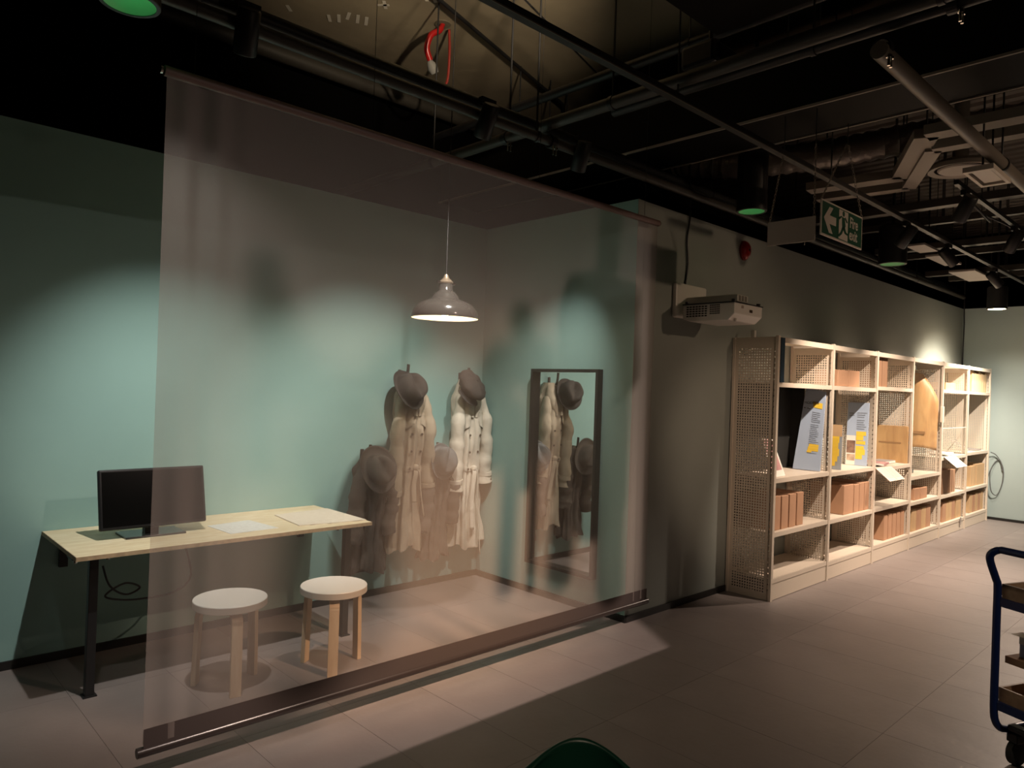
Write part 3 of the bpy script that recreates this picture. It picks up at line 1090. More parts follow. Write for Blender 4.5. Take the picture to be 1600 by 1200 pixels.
def carton(label, x0, x1, z0, z1, m, depth=.29, y0=SHY + .035, group='cardboard boxes on the shelves', tilt=0.0):
    o = thing('cardboard_box', label, 'box', ((x0 + x1) / 2, y0 + depth / 2, z0), 0, group)
    hw = (x1 - x0) / 2 - .003
    h = z1 - z0
    box(-hw, hw, -depth / 2, depth / 2, .0005, h).build('box_body', m, o, bevel=.003)
    # flap seam along the top and the spine
    b = MB()
    b.box(-.0012, .0012, -depth / 2 + .006, depth / 2 - .006, h - .0005, h + .0008)
    b.build('flap_seam', M_BOX3, o)
    if tilt:
        o.rotation_euler = (0, tilt, 0)
    return o


def row(i, z, spans, hs, m, desc, depth=.29, y0=SHY + .035):
    names = ['leftmost', 'second from left', 'third from left', 'fourth from left', 'fifth from left', 'sixth from left', 'seventh from left']
    if len(spans) == 2:
        names = ['left one', 'right one']
    if len(spans) == 3:
        names = ['left one', 'middle one', 'right one']
    for k, (a, b) in enumerate(spans):
        mm = m[k % len(m)] if isinstance(m, (list, tuple)) else m
        if len(spans) == 1:
            lab = desc
        else:
            lab = '%s of %s' % (names[k] if k < len(spans) - 1 or len(spans) < 4 else 'rightmost', desc)
        carton(lab, a, b, z + .001, z + hs[k % len(hs)], mm, depth, y0)


def split(a, b, n, gap=.006):
    s = (b - a) / n
    return [(a + s * k, a + s * (k + 1) - gap) for k in range(n)]


row(0, .515, split(5.28, 5.81, 4, .014), [.262, .258, .262, .265], M_BOX, 'four brown boxes in the nearest shelving bay')
row(1, 1.655, [(6.385, 6.62), (6.625, 6.87)], [.145, .148], M_BOX, 'two low boxes at the top of the second bay', .20)
row(1, .510, [(6.60, 6.82), (6.832, 6.95), (6.956, 7.07), (7.076, 7.19)], [.262, .255, .262, .262], M_BOX, 'four brown boxes in the second bay', .30)
row(2, 1.675, [(7.28, 7.42), (7.43, 7.57)], [.285, .285], M_BOX3, 'two tall dark boxes at the top of the third bay', .27)
row(2, .160, split(7.60, 8.19, 5, .016), [.245, .25, .242, .246, .25], M_BOX, 'five brown boxes at the bottom of the third bay', .31)
row(3, .485, [(8.46, 8.65), (8.66, 8.88)], [.125, .12], M_BOX, 'two small boxes mid-height in the fourth bay', .20)
row(3, .155, split(8.40, 9.03, 4, .008), [.235, .23, .235, .24], [M_BOX2, M_BOX], 'four buff boxes at the bottom of the fourth bay', .30)
row(4, 1.69, [(9.42, 9.79)], [.085], M_BOX2, 'single low buff box at the top of the fifth bay', .22)
row(4, .475, [(9.40, 9.62), (9.63, 9.76), (9.77, 9.90)], [.28, .275, .27], [M_BOX3, M_BOX, M_BOX], 'three brown boxes mid-height in the fifth bay', .30)
row(4, .145, [(9.45, 9.58), (9.585, 9.66), (9.665, 9.80), (9.80, 9.93), (9.97, 10.18)], [.235, .225, .235, .23, .24], [M_BOX, M_BOX2, M_BOX2], 'five boxes at the bottom of the fifth bay', .30)
row(5, .485, [(10.55, 10.68), (10.685, 10.78), (10.82, 11.18)], [.255, .26, .27], [M_BOX2, M_BOX2, M_BOX2], 'three buff boxes mid-height in the farthest bay', .28)
row(5, .150, split(10.55, 11.17, 5, .007), [.235, .225, .235, .23, .236], [M_BOX2, M_BOX], 'five boxes at the bottom of the farthest bay', .30)
names7 = ['leftmost', 'second from left', 'third from left', 'fourth from left', 'fifth from left', 'sixth from left', 'rightmost']
for k, (a, bb) in enumerate(split(10.50, 11.18, 7, .006)):
    o = thing('archive_folder', '%s of seven buff folders at the top of the farthest bay' % names7[k], 'folder', ((a + bb) / 2, SHY + .17, 1.69), 0, 'buff folders in the farthest bay')
    hh = .262 - .012 * (k % 3)
    box(-(bb - a) / 2, (bb - a) / 2, -.13, .13, .001, hh).build('folder_cover', M_BOX2, o, bevel=.004)
    box(-(bb - a) / 2 + .008, (bb - a) / 2 - .008, -.132, -.125, .006, hh - .004).build('folder_pages', mat('buff_pages', (.66, .50, .30), .9, var=.1, scale=60), o)


# ---- text panels
def panel_frame(o, p00, p10, p01, p11, th, m, name='board'):
    """quad board given in world coords, thickness along its normal"""
    P = [Vector(p) - o.location for p in (p00, p10, p11, p01)]
    n = (P[1] - P[0]).cross(P[3] - P[0]).normalized()
    return MB().poly([tuple(p) for p in P], th, -n).build(name, m, o), n, P


def on_quad(P, n, u, v, off):
    a = P[0] + (P[1] - P[0]) * u
    b = P[3] + (P[2] - P[3]) * u
    return a + (b - a) * v + n * off


def patch(o, P, n, rects, m, name, off=.0012, jag=0.0, kind=False):
    b = MB()
    for (u0, u1, v0, v1) in rects:
        q = [on_quad(P, n, u, v, off) for u, v in ((u0, v0), (u1, v0), (u1, v1), (u0, v1))]
        b.bm.faces.new([b.bm.verts.new(x) for x in q])
    ob = b.build(name, m, o)
    return ob


tp = thing('text_panel', 'tall pale blue text panel with yellow highlights, leaning in the nearest bay', 'sign', (6.10, 2.70, .93))
bo, n, P = panel_frame(tp, (6.08, 2.835, .93), (6.08, 2.600, .93), (6.165, 2.775, 1.635), (6.165, 2.605, 1.60), .012, M_BLUEPANEL)
rn = random.Random(5)
lines = []
v = .715
while v > .20:
    if not (.215 < v < .315):
        lines.append((.46, .80 + rn.uniform(-.06, .06), v, v + .0055))
    v -= .0235 if rn.random() > .12 else .036
patch(tp, P, n, lines, M_INK2, 'text_lines')
patch(tp, P, n, [(.46, .90, .775, .845)], M_YELLOW, 'heading_highlight')
patch(tp, P, n, [(.50, .88, .295, .325), (.47, .88, .265, .294), (.46, .88, .238, .264), (.44, .62, .218, .237)], M_YELLOW, 'text_highlight')
ux = (P[1] - P[0]).normalized()
uz = n.cross(ux) if n.cross(ux).z > 0 else -n.cross(ux)


def text_on(o, body, size, P, n, u, v, m=M_INK, off=.0015):
    ux = (P[1] - P[0]).normalized()
    uz = n.cross(ux)
    if uz.z < 0:
        uz = -uz
    p = on_quad(P, n, u, v, off)
    mtx = Matrix(((ux.x, uz.x, n.x, p.x), (ux.y, uz.y, n.y, p.y), (ux.z, uz.z, n.z, p.z), (0, 0, 0, 1)))
    return text_mesh(body, size, m, 'lettering', o, mtx, .0004)


text_on(tp, 'MODERN', .030, P, n, -.06 + .10, .80)
patch(tp, P, n, [(.05, .14, .748, .758), (.20, .36, .748, .758)], M_INK, 'subheading')

tp2 = thing('text_panel', 'narrow pale blue text panel with photograph and yellow highlights, second bay', 'sign', (7.16, 2.71, .915))
bo, n, P = panel_frame(tp2, (7.14, 2.81, .918), (7.14, 2.615, .918), (7.165, 2.81, 1.515), (7.165, 2.615, 1.515), .010, M_BLUEPANEL)
lines = []
v = .83
while v > .56:
    lines.append((.46, .86 + rn.uniform(-.08, .08), v, v + .010))
    v -= .034 if rn.random() > .15 else .05
patch(tp2, P, n, lines + [(.08, .30, .82, .832), (.08, .34, .785, .797)], M_INK2, 'text_lines')
patch(tp2, P, n, [(.46, .92, .475, .54), (.46, .80, .40, .474), (.46, .90, .335, .39), (.46, .84, .26, .31), (.46, .90, .17, .259), (.46, .78, .10, .169)], M_YELLOW, 'text_highlight')
patch(tp2, P, n, [(0.0, .44, .0, .47)], M_PAPER, 'caption_strip')
patch(tp2, P, n, [(.03, .43, .19, .39)], mat('sepia_photo', (.34, .20, .14), .5, color2=(.10, .06, .05), scale=22), 'photograph', .0016)
patch(tp2, P, n, [(.05, .43, .07, .17)], mat('sepia_photo_pale', (.62, .46, .34), .5, color2=(.36, .24, .17), scale=22), 'photograph', .0016)

tp3 = thing('text_panel', 'small leaflet panel with large yellow highlight at the left of the second bay', 'sign', (6.50, 2.65, .915))
bo, n, P = panel_frame(tp3, (6.50, 2.70, .918), (6.50, 2.595, .918), (6.515, 2.70, 1.315), (6.515, 2.595, 1.315), .006, mat('slate_card', (.30, .33, .36), .7))
patch(tp3, P, n, [(0, 1, .74, 1.0)], M_BOX2, 'card_top')
patch(tp3, P, n, [(.0, .78, .60, .74), (.0, .72, .46, .60), (.0, .80, .30, .46), (.0, .68, .18, .30), (.0, .5, .08, .18)], M_YELLOW, 'text_highlight', .0018)
lines = [(.03, .70, .10 + .032 * k, .104 + .032 * k) for k in range(19)]
patch(tp3, P, n, lines, mat('ochre_ink', (.45, .28, .03), .7), 'text_lines', .0024)

pk = thing('picture_card', 'pink and white picture card propped at the left of the nearest bay', 'picture', (5.38, 2.66, .925))
bo, n, P = panel_frame(pk, (5.26, 2.605, .927), (5.50, 2.62, .927), (5.26, 2.70, 1.22), (5.42, 2.70, 1.22), .006, M_PAPER)
patch(pk, P, n, [(.04, .88, .16, .97)], M_PINK, 'picture')

# ---- exhibits behind perspex, third to fifth bay
bs = thing('birch_sheet', 'honey-coloured plywood sheet standing behind perspex in the third bay', 'wood', (8.16, 2.75, .896))
box(0, .012, -.165, .165, .001, .385).build('sheet_board', M_ORANGEWOOD, bs, bevel=.002)
box(-.003, 0, -.10, .12, .20, .215).build('glue_line', mat('honey_dark', (.40, .22, .09), .5), bs)
cs = thing('perspex_cover', 'clear perspex cover over the flat objects in the third bay', 'cover', (7.71, SHY, .897))
box(-.475, .475, .008, .011, .0, .40).build('front_sheet', M_PERSPEX, cs)
box(-.475, .475, .011, .290, .398, .401).build('lid_sheet', M_PERSPEX, cs)
bk = thing('open_book', 'open pale pamphlet lying under the perspex in the third bay', 'book', (7.55, 2.70, .896))
MB().box(-.14, .0, -.10, .10, .002, .02, Matrix.Rotation(.12, 4, 'Y')).build('page_block', M_PAPER, bk)
MB().box(.0, .14, -.10, .10, .002, .02, Matrix.Rotation(-.12, 4, 'Y')).build('page_block', M_PINK, bk)
bk = thing('flat_book', 'grey closed book lying at the back of the perspex case, third bay', 'book', (7.95, 2.76, .896))
box(-.14, .14, -.08, .08, .001, .030).build('cover', mat('grey_book', (.30, .27, .25), .7), bk, bevel=.002)
box(-.138, .142, -.083, -.078, .005, .026).build('pages', M_PAPER, bk)


def caption(label, x, y, z, wdt, hgt, m):
    o = thing('caption_card', label, 'label', (x, y, z))
    R = Matrix.Rotation(math.radians(40), 4, 'X')
    MB().box(-wdt / 2, wdt / 2, -hgt, 0, -.002, .002, R).build('card', m, o)
    MB().box(-wdt / 2, wdt / 2, -.004, .012, -.002, .002).build('fold', m, o)
    b = MB()
    for r in range(7):
        for (a, c) in ((-.45, -.06), (.06, .42)):
            b.box(wdt * a, wdt * c, -hgt * .15 - hgt * .1 * r - .003, -hgt * .15 - hgt * .1 * r, .0021, .0028, R)
    b.build('caption_lines', mat('caption_ink', (.40, .33, .28), .8), o)
    MB().box(-.0015, .0015, -hgt, 0, .0021, .0026, R).build('centre_fold', M_INK, o)
    return o


caption('pale pinkish caption card hanging off the third bay shelf', 7.42, SHY - .006, .898, .40, .17, mat('pinkish_card', (.68, .54, .46), .8))
caption('bright white caption card hanging off the fifth bay shelf', 9.50, SHY - .006, .918, .40, .17, M_PAPER)

# tall case in the fourth bay: bent plywood chair seat blank behind a perspex door
bp = thing('bent_plywood_blank', 'tall honey plywood blank with rounded top in the fourth bay', 'wood', (9.12, 2.75, .757))


def blank(i, j):
    u, v = i / 10, j / 24
    lim = 1.0 - .52 * max(0, (v - .62) / .38) ** 1.3
    y = .175 - .345 * u * lim
    z = .24 + .88 * v - .05 * max(0, v - .8) * u
    if v < .2:
        z += .03 * math.sin(PI * u) * (1 - v / .2)
    x = -.05 * math.sin(PI * u) - .03 * math.cos(v * 2.2)
    return Vector((x, y, z))


o = MB().grid(blank, 11, 25).build('plywood_shell', M_ORANGEWOOD, bp, True)
so = o.modifiers.new('t', 'SOLIDIFY')
so.thickness = .012
box(.02, .045, -.02, .02, 0, .9).build('stand_post', M_PERSPEX, bp)
box(-.06, .05, -.10, .10, .0005, .012).build('stand_base', M_PERSPEX, bp)
box(-.085, -.075, -.06, .06, .42, .45).build('cross_slot', mat('honey_dark', (.40, .22, .09), .5), bp)
dr = thing('perspex_door', 'clear perspex door with pale block handle closing the fourth bay', 'door', (8.71, SHY, .757))
box(-.475, .475, -.004, .0, .0, 1.20).build('door_sheet', M_PERSPEX, dr)
box(.40, .46, -.030, -.004, .56, .74).build('handle', mat('pale_block', (.72, .60, .48), .5), dr, bevel=.003)
for z in (.06, 1.14):
    box(-.48, -.44, -.008, -.004, z - .02, z + .02).build('hinge', M_CHROME, dr)
cs = thing('perspex_cover', 'clear perspex cover standing on the mid shelf of the fifth bay', 'cover', (9.71, SHY, .917))
box(-.475, .475, .008, .011, 0, .33).build('front_sheet', M_PERSPEX, cs)
box(-.475, .475, .011, .290, .328, .331).build('lid_sheet', M_PERSPEX, cs)
box(-.475, .475, .006, .012, .326, .333).build('top_edge', mat('perspex_edge', (.66, .64, .60), .3), cs)
bk = thing('open_book', 'white open book under the perspex cover in the fifth bay', 'book', (9.62, 2.69, .916))
MB().box(-.16, .0, -.10, .10, .002, .02, Matrix.Rotation(.10, 4, 'Y')).build('page_block', M_PAPER, bk)
MB().box(.0, .16, -.10, .10, .002, .02, Matrix.Rotation(-.10, 4, 'Y')).build('page_block', M_PAPER, bk)
bk = thing('magazine', 'black and white magazine leaning on the mid shelf of the farthest bay', 'magazine', (10.64, 2.72, .931))
MB().box(-.14, .14, -.004, .004, .0, .19, Matrix.Rotation(math.radians(-50), 4, 'X') ).xf(Matrix.Translation((0, -.03, .008))).build('cover', mat('mono_print', (.65, .63, .6), .6, color2=(.03, .03, .03), scale=14), bk)
bk = thing('magazine', 'grey flat booklet beside the leaning magazine, farthest bay', 'magazine', (10.93, 2.70, .931))
box(-.12, .12, -.09, .09, .001, .016).build('cover', mat('grey_book', (.30, .27, .25), .7), bk)
# clear tags hanging from the bottom shelf boxes
tag(box(9.985, 10.03, SHY - .010, SHY - .007, .07, .16).build('clear_tag', mat('smoky_tag', (.35, .30, .27), .3), None), 'small smoky plastic tag hanging below the fifth bay boxes', 'tag')

tag(MB().tube(smoothpath([(11.30, 2.56, .90), (11.335, 2.50, .86), (11.345, 2.43, .72), (11.345, 2.42, .55), (11.34, 2.46, .38), (11.33, 2.50, .33), (11.30, 2.545, .40), (11.30, 2.56, .62), (11.335, 2.52, .76), (11.345, 2.46, .80), (11.345, 2.43, .66)], 8), .006, 8).build('loose_cable', mat('grey_cable', (.10, .10, .10), .5), None, True),
    'thin grey cable looped at the far end of the shelving', 'cable')
tag(MB().tube(smoothpath([(END_X - .012, 2.935, 2.0), (END_X - .012, 2.935, 2.3), (END_X - .012, 2.93, 2.6), (END_X - .012, 2.935, 2.84), (END_X - .012, 2.935, 3.6)], 4), .008, 8).build('corner_cable', M_STEEL, None, True),
    'black cable running down the far corner behind the shelving', 'cable')
tag(MB().box(5.27, 5.30, 2.80, 2.83, SHH, SHH + .06).build('white_clip', M_WHITE), 'tiny white plastic clip standing on the near shelf top', 'clip')

# ------------------------------------------------------------------ trolley at the right
tr = thing('tube_trolley', 'dark blue tubular trolley with wooden trays at the right edge', 'trolley', (3.668, .79, 0))
W = Vector((-.375, -.927, 0))
Lv = Vector((.927, -.375, 0))
TWD, TLN = .52, .80


def tp_(l, w_, z):
    return tuple(Lv * l + W * w_ + Vector((0, 0, z)))


def rot_box(l0, l1, w0, w1, z0, z1):
    m4 = Matrix(((Lv.x, W.x, 0, 0), (Lv.y, W.y, 0, 0), (0, 0, 1, 0), (0, 0, 0, 1)))
    return MB().box(l0, l1, w0, w1, z0, z1, m4)


hp = [(.09, 0, .145), (.045, 0, .155), (.012, 0, .19), (0, 0, .25), (0, 0, .45), (0, 0, .62), (0, 0, .765), (-.012, 0, .80), (-.050, 0, .875), (-.060, 0.008, .91), (-.052, .035, .932), (-.050, .08, .935)]
far = [tp_(*p) for p in hp]
near = [tp_(l, TWD - w_, z) for l, w_, z in hp][::-1]
MB().tube(smoothpath(far + near, 4), .0155, 14).build('push_handle_frame', M_BLUE, tr, True)
hp2 = [(TLN - .09, 0, .145), (TLN - .045, 0, .155), (TLN - .012, 0, .19), (TLN, 0, .25), (TLN, 0, .45), (TLN, 0, .72), (TLN, .02, .75), (TLN, .08, .76)]
f2 = [tp_(*p) for p in hp2]
n2 = [tp_(l, TWD - w_, z) for l, w_, z in hp2][::-1]
MB().tube(smoothpath(f2 + n2, 4), .0155, 14).build('end_frame', M_BLUE, tr, True)
for zz in (.685, .245):
    t = rot_box(.012, TLN - .012, .012, TWD - .012, zz + .035, zz + .045).build('tray_base', M_TRAYWOOD, tr)
    for (a0, a1, b0, b1) in ((0, TLN, -.008, .016), (0, TLN, TWD - .016, TWD + .008), (-.004, .016, 0, TWD), (TLN - .016, TLN + .004, 0, TWD)):
        rot_box(a0, a1, b0, b1, zz, zz + .035).build('tray_rail', M_BLUE, tr)
    for (a0, a1, b0, b1) in ((.012, TLN - .012, .010, .020), (.012, TLN - .012, TWD - .02, TWD - .01), (.012, .022, .02, TWD - .02), (TLN - .022, TLN - .012, .02, TWD - .02)):
        rot_box(a0, a1, b0, b1, zz + .045, zz + .095).build('tray_side', M_TRAYWOOD, tr)
for w_ in (0, TWD):
    MB().tube([tp_(.08, w_, .145), tp_(TLN - .08, w_, .145)], .0155, 12).build('base_rail', M_BLUE, tr, True)
for l in (.11, TLN - .11):
    MB().tube([tp_(l, 0, .145), tp_(l, TWD, .145)], .012, 10).build('cross_rail', M_BLUE, tr, True)
    for w_ in (.03, TWD - .03):
        cxy = Lv * l + W * w_
        k = MB().lathe([(0, -.016), (.05, -.016), (.056, -.012), (.056, .012), (.05, .016), (0, .016)], 24)
        k.xf(Matrix.Translation((cxy.x, cxy.y, .056)) @ Matrix.Rotation(math.atan2(Lv.y, Lv.x), 4, 'Z') @ Matrix.Rotation(PI / 2, 4, 'X'))
        k.build('caster_wheel', mat('black_rubber', (.012, .012, .012), .6), tr, True)
        rot_box(l - .035, l + .035, w_ - .024, w_ + .024, .10, .138).build('caster_fork', M_STEEL, tr, bevel=.004)


def on_trolley(name, label, cat, l0, l1, w0, w1, z0, z1, m, part, bevel=.002):
    c = Vector(tr.location) + Lv * ((l0 + l1) / 2) + W * ((w0 + w1) / 2)
    o = thing(name, label, cat, (c.x, c.y, z0), math.atan2(Lv.y, Lv.x))
    a, bb = (l1 - l0) / 2, (w1 - w0) / 2
    box(-a, a, -bb, bb, 0, z1 - z0).build(part, m, o, bevel=bevel)
    return o, a, bb, z1 - z0


on_trolley('brown_carton', 'brown carton under the slab in the lower trolley tray', 'box', .16, .42, .08, .40, .291, .444, M_BOX3, 'carton_body')
on_trolley('cardboard_sheet', 'thick brown cardboard slab sticking out over the lower trolley tray', 'board', .03, .30, .02, .30, .445, .475, M_BOX3, 'slab')
o, a, bb, h = on_trolley('small_carton', 'white and lilac carton on the cardboard slab in the trolley', 'box', .075, .28, .05, .28, .476, .575, mat('lilac_white_card', (.42, .43, .60), .6), 'carton_body')
box(-a - .001, a + .001, -bb - .001, bb + .001, h * .55, h + .001).build('carton_lid', M_WHITE, o)
box(-a - .002, -a, -.05, .03, .02, .04).build('carton_print', M_INK, o)
o, a, bb, h = on_trolley('clear_sign_holder', 'flat clear sign holder resting on the lilac carton in the trolley', 'sign holder', .005, .30, -.0, .24, .577, .582, M_PERSPEX, 'clear_sheet', 0)
box(-a, -a + .07, -bb + .01, bb - .06, h, h + .001).build('printed_insert', M_PRINT2, o)
box(-a, a, -bb, -bb + .005, 0, h + .003).build('dark_edge', M_STEEL, o)
box(-a + .11, -a + .16, -bb + .03, -bb + .10, h, h + .001).build('white_sticker', M_PAPER, o)
on_trolley('grey_folder', 'grey flat folder lying in the upper trolley tray', 'folder', .12, .52, .10, .42, .731, .752, mat('grey_folder', (.20, .19, .165), .7), 'cover')
on_trolley('black_handset', 'black handle-shaped tool lying across the trolley base', 'tool', .04, .09, .03, .34, .16, .185, M_STEEL, 'grip', .008)

# ------------------------------------------------------------------ green chair in the foreground
ch = thing('moulded_chair', 'dark green moulded plastic chair cut off by the bottom edge', 'chair', (1.14, .93, 0), math.radians(-44))


def shell(i, j):
    u = i / 18 * 2 - 1
    v = j / 24
    if v < .45:
        k = v / .45
        y = -.22 + .40 * k
        z = .44 - .02 * math.sin(PI * k) + .03 * u * u
        wv = .20 + .02 * k
    else:
        k = (v - .45) / .55
        a = k * 1.35
        y = .18 + .06 * math.sin(a)
        z = .44 + .295 * k + .0
        wv = .22 - .10 * k ** 3
        y -= .07 * u * u * k
        z -= .05 * (u * u) * k ** 4 * 1.2
    return Vector((u * wv, y, z))


o = MB().grid(shell, 19, 25).build('seat_shell', M_CHAIR, ch, True, angle=180)
so = o.modifiers.new('t', 'SOLIDIFY')
so.thickness = .014
so.offset = 0
bv = o.modifiers.new('s', 'SUBSURF')
bv.levels = 1
bv.render_levels = 1
for (x, y) in ((-.17, -.18), (.17, -.18), (-.17, .16), (.17, .16)):
    MB().tube([(x * .9, y * .8, .43), (x * 1.15, y * 1.25, 0)], [.014, .011], 12).build('leg', M_CHAIR, ch, True)


# ------------------------------------------------------------------ ceiling: pipes, beams, lights
def pipe(name, label, p0, p1, r, m, rods=(), cat='pipe', n=16):
    o = thing(name, label, cat, p0)
    d = Vector(p1) - Vector(p0)
    MB().tube([(0, 0, 0), tuple(d)], r, n).build('tube', m, o, True)
    for t in rods:
        q = d * t
        MB().tube([(q.x, q.y, q.z), (q.x, q.y, SLAB - p0[2])], .006, 6).build('hanger_rod', M_STEEL, o)
        k = MB().lathe([(r + .001, -.012), (r + .005, -.012), (r + .005, .012), (r + .001, .012)], 16)
        k.xf(Matrix.Translation(q) @ d.to_track_quat('Z', 'Y').to_matrix().to_4x4())
        k.build('pipe_clip', M_STEEL, o, True)
    return o


pipe('lighting_pipe', 'long dark grey pipe running just above the scrim', (-1.5, 2.95, 3.0), (END_X, 2.95, 3.0), .028, M_DARKPIPE, (.10, .345, .6, .85))
pipe('black_conduit', 'black pipe running directly above the dark grey pipe by the scrim', (-1.5, 3.02, 3.09), (END_X, 3.02, 3.09), .035, M_STEEL, (.2, .5, .8))
pipe('cross_pipe', 'dark cross pipe passing over the pipe above the scrim', (3.02, 5.3, 3.09), (3.02, -1.0, 3.09), .034, M_DARKPIPE, (.2, .45, .7))
pipe('thick_pipe', 'thick grey-brown pipe slanting to the right edge of the view', (3.13, 1.15, 3.0), (10.8, 1.15, 3.0), .036, M_BROWNPIPE, (.26, .5, .8))
pipe('cross_pipe', 'black cross pipe carrying the shiny clamps at the upper right', (3.20, 2.6, 3.13), (3.20, -1.2, 3.13), .030, M_STEEL, (.3, .7))
pipe('cross_pipe', 'thin black cross pipe high under the slab', (3.45, 4.6, 3.5), (3.45, -1.2, 3.5), .030, M_STEEL, (.4,))

tk = thing('lighting_track', 'long black lighting track with pale lower edge across the ceiling', 'track', (.4, 2.04, 2.98))
box(0, END_X - .4, -.018, .018, 0, .035).build('track_channel', M_STEEL, tk)
box(0, END_X - .4, -.020, -.017, .0, .006).build('track_edge', mat('track_edge', (.20, .17, .14), .35), tk)
for x in (.9, 2.6, 4.4, 6.4, 8.4, 10.2):
    MB().tube([(x, 0, .03), (x, 0, SLAB - 2.98)], .005, 6).build('hanger_rod', M_STEEL, tk)


def clamp(label, loc, ax):
    o = thing('pipe_clamp', label, 'clamp', loc)
    k = MB().lathe([(.032, -.02), (.040, -.02), (.040, .02), (.032, .02), (.032, -.02)], 18)
    k.xf(Vector(ax).to_track_quat('Z', 'Y').to_matrix().to_4x4())
    k.build('collar', M_STEEL, o)
    for s in (-1, 1):
        MB().tube([(s * .012, -.03, -.03), (s * .012, -.03, -.085)], .006, 10).build('wing_bolt', M_CHROME, o)
        MB().lathe([(0, -.006), (.011, -.006), (.011, .006), (0, .006)], 6, (s * .012, -.03, -.045)).build('nut', M_CHROME, o)
    return o


clamp('chrome-bolted clamp where the two pipes cross above the scrim', (3.06, 2.95, 3.0), (1, 0, 0))
clamp('smaller clamp on the cross pipe left of the chrome-bolted one', (3.02, 3.30, 3.09), (0, 1, 0))
clamp('chrome clamp holding the near end of the thick pipe', (3.17, 1.15, 3.02), (1, 0, 0))
clamp('clamp on the black cross pipe at the top right', (3.20, .90, 3.13), (0, 1, 0))

M_GREENLAMP = mat('green_lamp', (.1, .5, .2), .4, emit=(.03, .55, .12), estr=1.0)
M_REFL = mat('reflector', (.62, .62, .55), .35)
M_WHITELAMP = mat('white_lamp', (1, .95, .8), .4, emit=(1, .86, .62), estr=14)


def downlight(label, x, y, z, r, h, lit=False):
    o = thing('cylinder_downlight', label, 'light', (x, y, z), 0, 'black cylinder downlights')
    hs = MB().lathe([(r, 0), (r, h), (r * .9, h + .01), (0, h + .01)], 40).build('housing', M_STEEL, o, True)
    MB().lathe([(r, 0), (r * .98, -.003), (r * .86, -.003), (r * .85, 0)], 40).build('trim_ring', mat('trim_grey', (.10, .09, .09), .3), hs, True)
    MB().lathe([(r * .86, 0), (r * .72, .05), (r * .45, .09)], 40).build('reflector', M_REFL if not lit else mat('lit_reflector', (1, .95, .8), .4, emit=(1, .86, .62), estr=5), hs, True)
    MB().lathe([(r * .55, .062), (r * .4, .060), (0, .058)], 30).build('lamp', M_WHITELAMP if lit else M_GREENLAMP, hs, True)
    ld = bpy.data.lights.new('downlight_glow', 'POINT')
    ld.energy = 1.2 if not lit else 14
    ld.color = (.12, 1, .3) if not lit else (1, .86, .66)
    ld.shadow_soft_size = .01
    lo = bpy.data.objects.new('downlight_glow', ld)
    col.objects.link(lo)
    lo.location = (x, y, z + .045)
    if not lit:
        ld.energy = .03
    MB().tube([(0, 0, h), (0, 0, SLAB - z)], .012, 10).build('stem', M_STEEL, o)
    return o


downlight('black cylinder downlight with green lamp at the top left corner', .74, 2.79, 2.85, .100, .32)
downlight('black cylinder downlight with green lamp left of the exit sign', 4.72, 2.56, 2.85, .104, .40)
downlight('black cylinder downlight with green lamp right of the exit sign', 7.0, 2.395, 2.785, .118, .34)
downlight('black cylinder downlight glowing white near the far end wall', 10.3, 2.315, 2.70, .108, .26, True)


def track_spot(label, x, y, z, axis, lit, energy=0):
    o = thing('track_spotlight', label, 'light', (x, y, z), 0, 'black track spotlights')
    box(-.05, .05, -.016, .016, -.035, 0).build('adapter', M_STEEL, o)
    MB().tube([(0, 0, -.035), (0, 0, -.09)], .008, 8).build('stem', M_STEEL, o)
    q = Vector(axis).normalized()
    R = Matrix.Translation((0, 0, -.115)) @ q.to_track_quat('Z', 'Y').to_matrix().to_4x4()
    hd = MB().lathe([(0, -.09), (.040, -.088), (.046, -.08), (.048, .085), (.044, .09), (.042, .085)], 28).xf(R).build('head', M_STEEL, o, True)
    MB().lathe([(.042, .080), (0, .078)], 24).xf(R).build('lens', mat('lit_lens', (1, .95, .85), .3, emit=(1, .84, .62), estr=6) if lit else mat('dark_lens', (.05, .05, .05), .2), hd, True)
    return o


track_spot('lit black spotlight on the track, the nearer of two shining ones', 7.35, 2.04, 2.98, (.55, -.45, -.70), True)
track_spot('lit black spotlight on the track, the farther of two shining ones', 8.95, 2.04, 2.98, (.55, -.45, -.70), True)
track_spot('unlit black spotlight on the track just right of the exit sign', 6.25, 2.04, 2.98, (.2, .6, -.7), False)
for (p, t, lab) in zip(ALCOVE_SPOTS, ALCOVE_AIMS, ('black spotlight under the dark pipe above the table', 'black spotlight under the dark pipe above the coats', 'black spotlight under the dark pipe above the mirror')):
    ax = (Vector(t) - Vector(p)).normalized()
    q = Vector(p) - ax * .105 + Vector((0, 0, .115))
    track_spot(lab, q.x, q.y, q.z, ax, False)
tk2 = thing('lighting_track', 'short black lighting track holding the shelf spotlights at the upper right', 'track', (5.3, 1.44, 2.968))
box(0, 5.2, -.014, .014, 0, .03).build('track_channel', M_STEEL, tk2)
for x in (.6, 2.6, 4.6):
    MB().tube([(x, 0, .03), (x, 0, SLAB - 2.968)], .005, 6).build('hanger_rod', M_STEEL, tk2)
for (x, lab) in ((5.55, 'nearest'), (6.9, 'second'), (8.3, 'third'), (9.7, 'farthest')):
    track_spot('%s black spotlight on the short track aimed at the shelving' % lab, x - .04, 1.44, 2.968, (.35, .5, -.75), False)

# fire exit sign
M_SG = M_GREEN
ex = thing('fire_exit_sign', 'green and white hanging sign with arrow, running figure and Fire exit', 'sign', (4.12, 1.80, 2.49))
SW, SH = .60, .205
box(0, SW, 0, .008, 0, SH).build('board', M_SIGNW, ex)
box(.010, SW - .010, -.0012, 0, .010, SH - .010).build('green_field', M_GREEN, ex)


